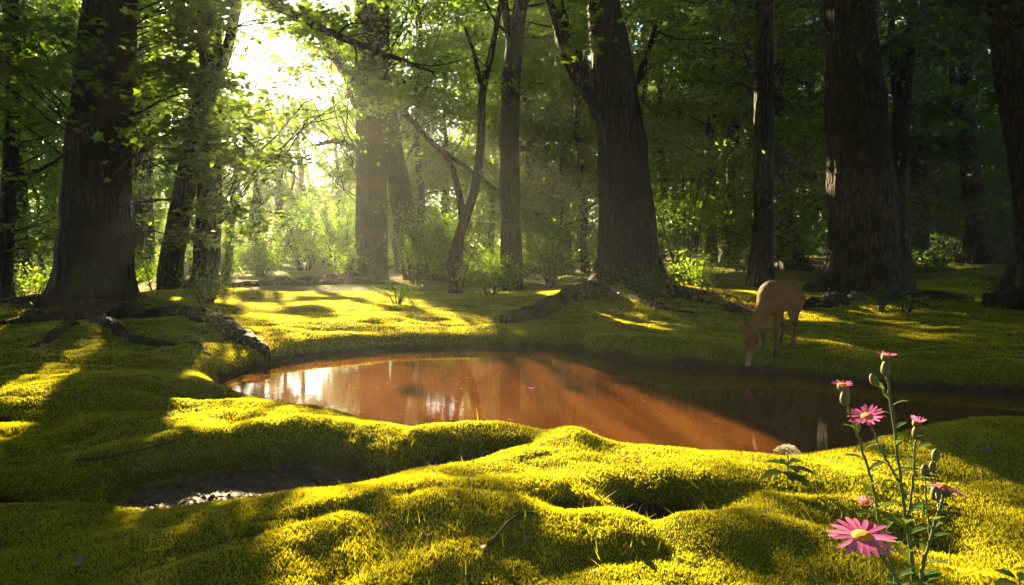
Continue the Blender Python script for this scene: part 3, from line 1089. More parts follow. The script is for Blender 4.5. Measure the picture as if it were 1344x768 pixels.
# the wood goes on around and behind the clearing and shades it from the open sky
for i, (x, y) in enumerate([(-9, 3), (-7.5, -3), (-4, -6.5), (0, -8), (4.5, -7), (8, -3), (9.5, 2), (12, 6.5), (-12.5, 7), (-14, 1), (-11, -8), (-2, -13),
                            (6, -13), (13, -8), (15, 1), (17, 9), (-18, 12), (20, 15), (-19, 5), (-17, -4)]):
    x, y = x + rng.normal(0, .4), y + rng.normal(0, .4)
    z0 = hz(x, y)
    root = thing("forest_tree", (x, y, z0), "big shady tree of the wood around the clearing", "tree", "trees around the clearing")
    tb = Tubes()
    Ht = 15 + 4 * rng.random()
    t = np.linspace(0, 1, 24)
    wob = np.cumsum(rng.normal(0, .06, (24, 2)), axis=0)
    r = .22 + .14 * rng.random()
    path = np.stack([x + wob[:, 0], y + wob[:, 1], z0 - .3 + Ht * t, r * (1.1 - .9 * t)], 1)
    tb.tube(path[:, :3], path[:, 3], 20, .05, flare_fn(5, i, .8, .4, path[:, 2], z0), True, None, 16, i)
    C_, Rr = [], []
    for j in range(80):
        z = z0 + 3.2 + (Ht - 3) * rng.random()
        a, rr_ = rng.random() * 6.283, 6.8 * math.sqrt(rng.random()) * (1.1 - .5 * z / Ht)
        q_ = path[int(np.argmin(np.abs(path[:, 2] - z)))]
        C_.append(np.array([q_[0] + rr_ * math.cos(a), q_[1] + rr_ * math.sin(a), z]))
        Rr.append(1.3 + .6 * rng.random())
        if j % 2:
            branch_to(tb, path[2:], C_[-1], .05, .2, 4)
    crown("crown", C_, Rr, [100] * 80, .33, M['leaf_deep'], root, np.array([x, y, z0]), T_MAPLE)
    tb.build("trunk", M['bark'], root, (x, y, z0))

# far wood, one mass
C_, Rr = [], []
tb = Tubes()
for i in range(2300):
    u = -620 + 2580 * rng.random()
    d = 56 + 34 * rng.random()
    x = (u - W / 2) / F * d
    z0 = hz(x, d)
    top = 9 + 4 * rng.random() if 230 < u < 610 else 27
    C_.append(np.array([x, d, z0 + .6 + top * rng.random()]))
    Rr.append(1.6 + 1.2 * rng.random())
    if i % 22 == 0:
        tb.tube([(x, d, z0 - .3), (x + rng.normal(0, .3), d, z0 + top * .5), (x + rng.normal(0, .6), d, z0 + top)], [.28, .2, .07], 7)
for i in range(900):
    u = -620 + 2580 * rng.random()
    if 300 < u < 440:
        continue
    d = 48 + 10 * rng.random()
    x = (u - W / 2) / F * d
    C_.append(np.array([x, d, hz(x, d) + .3 + 7.5 * rng.random() ** 1.3]))
    Rr.append(1.5 + .8 * rng.random())
p_, n_, t_ = spray_points(C_, Rr, [90] * len(C_), .45, .7)
k = keep_leaves(p_) | (p_[:, 2] < 8)
fw = link("far_wood", leaf_mesh("far_wood", p_[k], n_[k], .42 * (.7 + .6 * rng.random(k.sum())), M['leaf'], T_RHOMB, t_[k]))
tag(fw, "hazy mass of leaves of the distant wood behind the glade", "far wood", None, "stuff")
ft = tb.build("far_wood_trunks", M['bark_thin'])
ft.name = "distant_wood"
tag(ft, "grey stems of the distant wood seen as one mass", "far wood", None, "stuff")


# ------------------------------------------------------------------ shrubs and small plants
def shrub(u, v, d, r, h, n, label, leaf='leaf_bush', size=.07, name="shrub", templ=T_OVAL, group=None, cull=False, stems=7):
    q_ = P(u, v, d)
    x, y = q_[0], q_[1]
    z0 = hz(x, y)
    root = thing(name, (x, y, z0), label, "bush" if name == "shrub" else "plant", group)
    tb = Tubes()
    C_, Rr = [], []
    for i in range(stems):
        a = rng.random() * 6.283
        rr_ = r * (.25 + .75 * rng.random())
        e = np.array([x + rr_ * math.cos(a), y + rr_ * .8 * math.sin(a), z0 + h * (.45 + .55 * rng.random())])
        pts = spline([(x + .1 * r * math.cos(a), y + .1 * r * math.sin(a), z0 - .05), (x + .5 * rr_ * math.cos(a), y + .4 * rr_ * math.sin(a), z0 + .6 * (e[2] - z0)), e], 8)
        tb.tube(pts, np.linspace(.012 + .006 * h, .004, 8), 5)
        for t in (.45, .7, 1.0):
            C_.append(pts[int(7 * t)] + rng.normal(0, .06 * r, 3))
            Rr.append(r * (.28 + .2 * rng.random()))
    tb.build("stem", M['stem_dark'], root, (x, y, z0))
    per = max(6, n // len(C_))
    p_, n_, t_ = spray_points(C_, Rr, [per] * len(C_), .55, .65)
    ok = p_[:, 2] > height(p_[:, 0], p_[:, 1]) + .01
    if cull:
        ok &= keep_leaves(p_)
    p_, n_, t_ = p_[ok], n_[ok], t_[ok]
    link("foliage", leaf_mesh("foliage", p_ - np.array([x, y, z0]), n_, size * (.7 + .6 * rng.random(len(p_))), M[leaf], templ, t_), root)
    return root


SHRUBS = [
    (45, 405, 13.5, 1.1, .75, 1500, "sunlit yellow green bush left of the huge black trunk", 'leaf', .07),
    (203, 385, 17, .8, 1.0, 900, "bright bush between the huge black trunk and the bowed stems", 'leaf', .08),
    (272, 415, 11.2, .75, .5, 1100, "low half lit bush behind the big root on the left bank", 'leaf_bush', .05),
    (522, 412, 11.6, .42, .38, 500, "small sunlit bush in front of the paired trunks", 'leaf', .05),
    (283, 466, 8.3, .22, .20, 220, "tiny leafy sprig at the mossy shore below the big root", 'leaf_bush', .035),
    (600, 385, 18.5, 1.3, 2.2, 2200, "tall bright green bush around the crooked forked tree", 'leaf', .10),
    (545, 380, 20, 1.1, 2.4, 1700, "tall yellow green bush right behind the paired trunks", 'leaf', .10),
    (645, 400, 15.5, .9, .9, 1500, "dense dark bush at the foot of the straight split trunk", 'leaf_bush', .08),
    (725, 385, 19, 1.5, 1.9, 2200, "green bush left behind the massive forked trunk", 'leaf_bush', .10),
    (900, 385, 17, 1.9, 3.3, 4200, "largest green bush right of the massive forked trunk", 'leaf_bush', .10),
    (915, 392, 12.6, .65, .75, 1100, "sunlit airy bush on the bank behind the deer", 'leaf', .055),
    (862, 405, 11.2, .75, .35, 900, "low dark leafy patch at the foot of the massive forked trunk", 'leaf_deep', .06),
    (970, 385, 20, 1.0, 1.4, 1200, "dim bush left of the straight black trunk behind the deer", 'leaf_deep', .10),
    (1157, 408, 10.6, .30, .50, 170, "sparse leafy sapling at the foot of the broad trunk by the deer", 'leaf_deep', .075),
    (1185, 412, 10.4, .35, .28, 150, "low sparse sprig right of the leafy sapling at the broad trunk", 'leaf_bush', .07),
    (1225, 352, 20, .9, .6, 900, "dim bush on the right rise before the bent orange-edged trunk", 'leaf_deep', .09),
    (1330, 375, 14, .8, .4, 700, "low dark bush beside the thick leaning edge trunk", 'leaf_deep', .08),
    (400, 390, 30, 2.0, 2.6, 2000, "hazy round bush in the middle of the glade", 'leaf_bush', .16),
    (450, 385, 28, 1.8, 3.0, 2000, "hazy bush at the right side of the glade beside the paired trunks", 'leaf_bush', .15),
    (330, 380, 33, 1.8, 1.6, 1500, "hazy low bush at the left side of the glade", 'leaf_bush', .16),
    (300, 385, 26, 1.6, 2.0, 1600, "hazy bush beside the bowed stems at the near edge of the glade", 'leaf_bush', .13),
    (365, 385, 36, 2.4, 3.2, 2200, "large pale hazy bush deep in the glade left of its middle", 'leaf_bush', .17),
    (430, 385, 37, 2.4, 3.6, 2200, "large pale hazy bush deep in the glade right of its middle", 'leaf_bush', .17),
    (345, 392, 25, 1.1, 1.0, 1000, "low bush at the near edge of the hazy glade", 'leaf', .11),
    (460, 392, 22, .9, 1.3, 1000, "small hazy bush close to the left side of the paired trunks", 'leaf', .11),
    (1095, 345, 30, 1.6, 2.2, 1500, "dark bush between the leaning sunlit trunk and the broad trunk", 'leaf_deep', .15),
    (110, 372, 24, 1.8, 2.2, 1800, "green bush far behind the huge black trunk", 'leaf_bush', .13),
    (800, 370, 22, 1.6, 2.6, 2000, "bush hidden behind the massive forked trunk", 'leaf_bush', .12),
    (1045, 345, 27, 1.6, 2.4, 1500, "dark bush right behind the leaning sunlit trunk", 'leaf_deep', .14),
    (1250, 335, 32, 2.2, 2.6, 1900, "dark bush mass left behind the bent orange-edged trunk", 'leaf_deep', .16),
    (1335, 335, 30, 2.2, 2.4, 1700, "dark bush mass right behind the bent orange-edged trunk", 'leaf_deep', .16),
    (1165, 335, 31, 1.8, 2.2, 1500, "dark bush behind the broad trunk by the deer", 'leaf_deep', .15),
    (685, 370, 24, 1.6, 3.2, 2400, "tall leafy bush behind the straight split trunk", 'leaf', .13),
    (960, 360, 28, 2.0, 3.0, 2000, "tall dim bush behind the bunch of three poles", 'leaf_deep', .15),
    (-40, 380, 20, 1.8, 2.2, 1600, "bush at the far left edge behind the slim tree", 'leaf_bush', .11),
]
for s_ in SHRUBS:
    u, v, d, r, h, n, lab, lf, sz = s_
    shrub(u, v, d, r, h, n, lab, lf, sz, stems=max(6, int(6 + r * 5)), templ=T_OVAL if d < 14 else T_RHOMB)


# ------------------------------------------------------------------ moss and grass (nobody could count the blades)
def blades(name, n, ymax, h0, w0, mat, label, cat, region=None, lean=.5):
    y = np.exp(np.log(1.55) + rng.random(n) * (np.log(ymax) - np.log(1.55)))
    x = (rng.random(n) * 2 - 1) * (.80 * y + .5)
    if region is not None:
        k_r = region(x, y)
        x, y = x[k_r], y[k_r]
    sm_ = soil_mask(x, y)
    pd = lut(LUT_P, x, y)
    k_ = (rng.random(len(x)) > sm_ * 1.05) & (pd > .03)
    x, y = x[k_], y[k_]
    z = height(x, y)
    sc = np.sqrt(np.maximum(y, 2.2) / 3.0) * (.6 + .8 * rng.random(len(x)))
    patch = .5 + .5 * fbm(x * 1.3, y * 1.3, 91)
    hgt = h0 * sc * (.6 + .8 * patch)
    w = w0 * sc
    a = rng.random(len(x)) * 6.283
    ax, ay = np.cos(a) * w, np.sin(a) * w
    b_ = rng.normal(0, lean, (len(x), 2)) * hgt[:, None]
    v = np.empty((len(x), 3, 3))
    v[:, 0] = np.stack([x - ax, y - ay, z - .003], 1)
    v[:, 1] = np.stack([x + ax, y + ay, z - .003], 1)
    v[:, 2] = np.stack([x + b_[:, 0], y + b_[:, 1], z + hgt], 1)
    tint = np.clip(patch * .7 + .35 * rng.random(len(x)), 0, 1)
    o = link(name, raw_mesh(name, v.reshape(-1, 3), np.full(len(x), 3), np.arange(len(x) * 3), mat, {"tint": np.repeat(tint, 3)}))
    return tag(o, label, cat, None, "stuff")


blades("moss", 1000000, 17, .0092, .0027, M['moss'], "thick yellow green moss covering the mounded banks of the pond", "moss")


def grassy(x, y):
    n = fbm(x * 1.8, y * 1.8, 123)
    a = np.exp(-((x + .55) / .28) ** 2 - ((y - 3.42) / .12) ** 2) + np.exp(-((x - .45) / .5) ** 2 - ((y - 2.75) / .2) ** 2) \
        + np.exp(-((x - 1.5) / .7) ** 2 - ((y - 2.4) / .25) ** 2) + .5 * np.exp(-((x + .1) / .5) ** 2 - ((y - 2.2) / .3) ** 2)
    return rng.random(len(x)) < np.clip(a * (.5 + n), 0, 1) * .35 + .002


blades("grass", 60000, 8, .055, .0022, M['grass'], "thin grass blades growing out of the moss by the hollow", "grass", grassy, .7)


# leaf litter on the mud of the hollow and on bare soil
def litter(name, n, label, pick, size, mat):
    x, y = pick(n)
    z = height(x, y) + .004
    nn = rng.normal(0, .35, (len(x), 3))
    nn[:, 2] += 1
    o = link(name, leaf_mesh(name, np.stack([x, y, z], 1), nn, size * (.5 + rng.random(len(x))), mat, T_OVAL))
    return tag(o, label, "leaf litter", None, "stuff")


def pick_hollow(n):
    x, y = rng.uniform(-2, .2, n), rng.uniform(2.85, 3.75, n)
    k_ = lut(LUT_H, x, y) < -.05
    return x[k_], y[k_]


def pick_soil(n):
    x, y = rng.uniform(-10, 10, n), rng.uniform(8, 15, n)
    k_ = (soil_mask(x, y) > .4) & (lut(LUT_P, x, y) > .2)
    return x[k_], y[k_]


litter("leaf_litter", 1500, "wet dead leaves lying on the mud of the hollow", pick_hollow, .035, M['dead_leaf'])
litter("leaf_litter", 26000, "dry brown leaf litter on the bare soil around the tree feet", pick_soil, .06, M['dead_leaf'])

def pick_moss(n):
    y = np.exp(rng.uniform(math.log(1.6), math.log(10), n))
    x = rng.uniform(-.85, .85, n) * y
    k_ = (lut(LUT_P, x, y) > .1) & (fbm(x * .9, y * .9, 301) > -.15)
    return x[k_], y[k_]


litter("leaf_litter", 900, "small brown bits of dead leaf strewn over the moss", pick_moss, .022, M['dead_leaf'])


# single fallen leaves one can count
FALLEN = [(255, 604, "brown fallen leaf on the sunny moss by the near shore"), (258, 548, "dark fallen leaf on shaded moss left of the pond"),
          (690, 746, "curled brown leaf in the bare pocket at the bottom middle"), (636, 757, "pale leaf standing in the moss at the bottom middle"),
          (821, 735, "tiny pale leaf on the moss at the bottom right of centre"), (560, 577, "crumpled brown leaf on the bank crest at the pond edge"),
          (960, 600, "reddish brown leaf on the lit moss left of the white flower"), (1300, 607, "reddish leaf on the moss at the right edge"),
          (1000, 712, "brown leaf in the grass below the white flowered plant"), (500, 690, "pale dry leaf at the rim of the muddy hollow"),
          (105, 745, "grey leaf in the shaded lower left corner")]
for (u, v, lab) in FALLEN:
    q_ = G(u, v, .03)
    x, y = q_[0], q_[1]
    z = hz(x, y)
    nn = np.array([[rng.normal(0, .4), rng.normal(0, .4) - .3, 1]])
    me = leaf_mesh("fallen_leaf", np.array([[0, 0, .012]]), nn, np.array([.048]), M['pale_leaf'] if 'pale' in lab or 'grey' in lab else M['dead_leaf'],
                   (T_MAPLE if u % 2 else T_OVAL))
    tag(link("fallen_leaf", me, None, (x, y, z)), lab, "leaf", "fallen leaves on the moss")

# twigs on the moss
for (pts, lab) in [([(98, 604), (160, 596), (208, 588), (262, 577)], "long thin bare twig lying on shaded moss left of the hollow"),
                   ([(150, 640), (215, 640), (255, 655), (272, 668)], "curved dark twig hanging into the muddy hollow"),
                   ([(640, 745), (672, 722), (700, 712), (735, 722)], "knotted brown twig in the bare pocket at the bottom middle")]:
    k_ = spline([G(u, v, .05)[:2] for u, v in pts], 14)
    zz = height(k_[:, 0], k_[:, 1]) + .006 + rng.normal(0, .0015, 14)
    tb = Tubes()
    tb.tube(np.stack([k_[:, 0], k_[:, 1], zz], 1), np.linspace(.006, .0025, 14), 6, .2)
    o = tb.build("twig", M['stem_dark'])
    tag(o, lab, "twig")

# mossy stone at the foot of the broad trunk
bm = bmesh.new()
bmesh.ops.create_icosphere(bm, subdivisions=4, radius=1)
for v_ in bm.verts:
    n_ = float(fbm(np.array([v_.co.x * 1.3 + v_.co.z]), np.array([v_.co.y * 1.3]), 201)[0])
    v_.co = Vector((v_.co.x * .16, v_.co.y * .13, v_.co.z * .12)) * (1 + .3 * n_)
for f in bm.faces:
    f.smooth = True
me = bpy.data.meshes.new("stone")
bm.to_mesh(me)
bm.free()
me.materials.append(M['stone'])
q_ = P(1122, 400, 11.7)
tag(link("stone", me, None, (q_[0], q_[1], hz(q_[0], q_[1]) + .03)), "small mossy stone against the foot of the broad trunk", "stone")


# ------------------------------------------------------------------ deer
def make_deer():
    hx, hy = P(1001, 486, 6.78)[:2]
    rx_, ry_ = P(1037, 474, 7.38)[:2]
    yaw = math.atan2(hy - ry_, hx - rx_)
    cx, cy = (hx + rx_) / 2, (hy + ry_) / 2
    z0 = hz(cx, cy)
    root = thing("deer", (cx, cy, z0), "tan deer with one slim antler drinking at the far shore of the pond", "deer")
    root.rotation_euler = (0, 0, yaw)
    DS = 1.02
    root.scale = (DS, DS, DS)
    Rm = Matrix.Rotation(yaw, 3, 'Z')

    def gz(x, y):                      # ground level under a hoof, relative to the root
        w = Rm @ Vector((x * DS, y * DS, 0))
        return (hz(cx + w.x, cy + w.y) - z0) / DS

    tb = Tubes()

    def chain(rows, seg=16, flat=1.0):
        r_ = np.array(rows, float)
        k = spline(r_, 6 * len(r_))
        tb.tube(k[:, :3], np.maximum(k[:, 3], .004), seg, 0, None, True, (1, 1) if flat == 1 else (1, flat))

    def ell(c, r, ax=None):
        th = np.linspace(.15, math.pi - .15, 9)
        pts = [(c[0] - math.cos(t) * r[0], c[1], c[2]) for t in th]
        rad = [math.sin(t) for t in th]
        kk = Tubes()
        kk.tube(pts, np.array(rad), 16, squash=None)
        v = np.concatenate(kk.v)
        v[:, 1] = c[1] + (v[:, 1] - c[1]) * r[1]
        v[:, 2] = c[2] + (v[:, 2] - c[2]) * r[2]
        base = tb.n
        tb.v.append(v)
        tb.f.extend([[i + base for i in f] for f in kk.f])
        tb.n += len(v)

    # trunk of the body
    ell((-.24, 0, .58), (.22, .135, .17))
    ell((0, 0, .545), (.38, .145, .165))
    ell((.22, 0, .55), (.20, .125, .18))
    chain([(-.42, 0, .60, .05), (-.34, 0, .64, .085), (-.2, 0, .645, .10), (0, 0, .62, .10), (.2, 0, .635, .09), (.3, 0, .61, .085)])
    # neck and head
    chain([(.18, 0, .57, .15), (.30, .0, .52, .112), (.41, -.02, .40, .072), (.49, -.045, .28, .050), (.535, -.055, .21, .044)])
    HY = -.045
    hd0 = np.array([.55, HY, .21])
    chain([(.535, HY, .235, .045), (.555, HY, .175, .060), (.590, HY, .10, .050), (.622, HY, .025, .034), (.648, HY, -.045, .025), (.660, HY, -.085, .022)])
    for sy in (-1, 1):                 # brow and cheek
        ell((.572, HY + sy * .040, .145), (.028, .022, .030))
        # ears
        e0, e1 = np.array([.525, HY + sy * .045, .245]), np.array([.50, HY + sy * .165, .30])
        mid = (e0 + e1) / 2 + np.array([0, 0, .02])
        k = spline([e0, mid, e1], 9)
        tb.tube(k, [.014, .022, .031, .038, .040, .037, .030, .019, .006], 12, squash=(.45, 1.0))
    legs = [(.245, .075, .02, .0), (.225, -.075, -.05, -.06)]
    for (lx, ly, kx, fx) in legs:
        g = gz(lx + fx, ly)
        chain([(lx - .02, ly * .8, .52, .085), (lx - .01, ly, .42, .055), (lx + .0, ly, .34, .038), (lx + kx * .6 + .015, ly, .215, .027), (lx + fx * .6 + .01, ly, .13, .0185),
               (lx + fx, ly, g + .07, .019), (lx + fx + .012, ly, g + .035, .020), (lx + fx + .02, ly, g - .01, .024)], 12)
    for (lx, ly, fx) in [(-.27, -.078, -.03), (-.26, .078, .06)]:
        g = gz(lx + fx, ly)
        chain([(lx - .02, ly * .8, .55, .115), (lx + .03, ly, .44, .085), (lx + .045, ly, .36, .055), (lx - .05 + fx * .5, ly, .25, .030), (lx - .075 + fx, ly, .20, .026),
               (lx - .045 + fx, ly, .12, .018), (lx - .03 + fx, ly, g + .06, .019), (lx - .015 + fx, ly, g + .03, .020), (lx - .01 + fx, ly, g - .01, .023)], 12)
    chain([(-.43, 0, .62, .025), (-.47, 0, .57, .025), (-.475, 0, .51, .012)], 8)   # tail
    v = np.concatenate(tb.v)
    me = raw_mesh("body", v, [len(f) for f in tb.f], [i for f in tb.f for i in f], M['black'], None, True)
    tmp = bpy.data.objects.new("tmp_body", me)
    COL.objects.link(tmp)
    rm = tmp.modifiers.new("r", 'REMESH')
    rm.mode = 'VOXEL'
    rm.voxel_size = .0075
    smo = tmp.modifiers.new("s", 'SMOOTH')
    smo.factor = .5
    smo.iterations = 7
    dg = bpy.context.evaluated_depsgraph_get()
    dg.update()
    me2 = bpy.data.meshes.new_from_object(tmp.evaluated_get(dg))
    bpy.data.objects.remove(tmp)
    n = len(me2.vertices)
    co = np.empty(n * 3, np.float32)
    me2.vertices.foreach_get("co", co)
    co = co.reshape(-1, 3)
    x, y, z = co.T
    pale = np.zeros(n)
    pale = np.maximum(pale, sstep(.47, .40, z) * (np.abs(y) < .09) * (x < .2) * (x > -.2) * .7)     # belly
    pale = np.maximum(pale, sstep(.11, -.05, z) * (x > .5) * .85)                                     # muzzle
    dark = np.maximum(sstep(.06, .0, z) * (x < .45), .55 * sstep(.035, .0, np.abs(y)) * sstep(.66, .73, z))   # hooves, dorsal line
    dark = np.maximum(dark, .55 * sstep(.36, .16, z) * (x < .42))  # legs darkened: the shade on them is put into the coat colour
    dark = np.maximum(dark, .5 * sstep(.26, .18, z) * sstep(.06, .13, z) * (x > .5))
    dark = np.maximum(dark, sstep(-.068, -.085, z) * (x > .6))                                       # nose
    for nm, a_ in (("pale", pale), ("dark", dark)):
        t = me2.attributes.new(nm, 'FLOAT', 'POINT')
        t.data.foreach_set("value", a_.astype(np.float32))
    m, nt, out = new_mat("deer_fur")
    p = nd(nt, "ShaderNodeBsdfPrincipled")
    p.inputs["Roughness"].default_value = .75
    p.inputs["Specular IOR Level"].default_value = .2
    p.inputs["Sheen Weight"].default_value = .0
    n1 = noise(nt, 7, 5)
    n2 = noise(nt, 150, 3, stretch=(.4, 1, 1))
    c = mixcol(nt, ramp(nt, n1, .35, .65), (.20, .090, .029), (.30, .145, .056))
    c = mixcol(nt, ramp(nt, n2, .3, .7), c, (.14, .060, .019))
    c = mixcol(nt, nd(nt, "ShaderNodeAttribute", attribute_name="pale").outputs["Fac"], c, (.36, .24, .14))
    c = mixcol(nt, nd(nt, "ShaderNodeAttribute", attribute_name="dark").outputs["Fac"], c, (.02, .014, .010))
    nt.links.new(c, p.inputs["Base Color"])
    b_ = nd(nt, "ShaderNodeBump")
    b_.inputs["Distance"].default_value = .010
    nt.links.new(n2, b_.inputs["Height"])
    nt.links.new(b_.outputs[0], p.inputs["Normal"])
    nt.links.new(p.outputs[0], out.inputs[0])
    me2.materials.clear()
    me2.materials.append(m)
    me2.polygons.foreach_set("use_smooth", np.ones(len(me2.polygons), bool))
    me2.name = "body"
    link("body", me2, root)
    for sy in (-1, 1):
        bm = bmesh.new()
        bmesh.ops.create_uvsphere(bm, u_segments=12, v_segments=8, radius=.013)
        for f in bm.faces:
            f.smooth = True
        e = bpy.data.meshes.new("eye")
        bm.to_mesh(e)
        bm.free()
        e.materials.append(M['black'])
        link("eye", e, root, (.588, HY + sy * .051, .142))
        # pink inner ear
        me_ = leaf_mesh("inner_ear", np.array([[.520, HY + sy * .115, .272]]), np.array([[.9, sy * -.1, .45]]), np.array([.085]), M['ear'], T_OVAL,
                        None, np.array([[0, sy * 1.0, .42]]))
        link("inner_ear", me_, root)
    an = Tubes()
    an.tube(spline([(.53, HY - .03, .24), (.53, HY - .065, .33), (.515, HY - .10, .40), (.51, HY - .095, .47), (.505, HY - .07, .53)], 20), np.linspace(.013, .005, 20), 9, .12)
    an.build("antler", M['antler'], root)
    return root


M['ear'] = plain("inner_ear_skin", (.26, .11, .085), .7, (.2, .08, .06), 40)
make_deer()


# ------------------------------------------------------------------ asters at the lower right
def petal_ring(name, n, length, width, cone, r0, mat, droop=.15, jitter=.1):
    """ray petals around +Z; cone = angle above the horizontal plane"""
    V, FN, LP, TT = [], [], [], []
    k = 0
    for i in range(n):
        a = 2 * math.pi * (i + jitter * rng.normal()) / n
        L = length * (.88 + .2 * rng.random())
        c0 = cone + rng.normal(0, .06)
        tn = rng.random()
        rows = []
        for t, w in ((0, .45), (.25, .8), (.6, 1.0), (.88, .75), (1.0, .25)):
            rad = r0 + L * t * math.cos(c0)
            z = L * t * math.sin(c0) - droop * L * t * t
            rows.append((rad, z, w * width / 2))
        for (rad, z, w) in rows:
            for sgn, dz in ((-1, .0), (0, -.10), (1, .0)):
                px_, py_ = rad, sgn * w
                V.append((px_ * math.cos(a) - py_ * math.sin(a), px_ * math.sin(a) + py_ * math.cos(a), z + dz * w))
                TT.append(tn)
        for j in range(len(rows) - 1):
            for s in (0, 1):
                q0 = k + j * 3 + s
                LP += [q0, q0 + 1, q0 + 4, q0 + 3]
                FN.append(4)
        k += len(rows) * 3
    return raw_mesh(name, V, FN, LP, mat, {"tint": TT}, True)


def lathe(name, prof, mat, seg=20):
    tb = Tubes()
    pr = spline([(r, 0, z) for r, z in prof], 5 * len(prof))
    tb.tube(np.stack([np.zeros(len(pr)), np.zeros(len(pr)), pr[:, 2]], 1), np.maximum(np.abs(pr[:, 0]), .0004), seg)
    v = np.concatenate(tb.v)
    return raw_mesh(name, v, [len(f) for f in tb.f], [i for f in tb.f for i in f], mat, None, True)


def orient(o, nrm):
    o.rotation_euler = Vector(nrm).to_track_quat('Z', 'Y').to_euler()


DA = 1.02


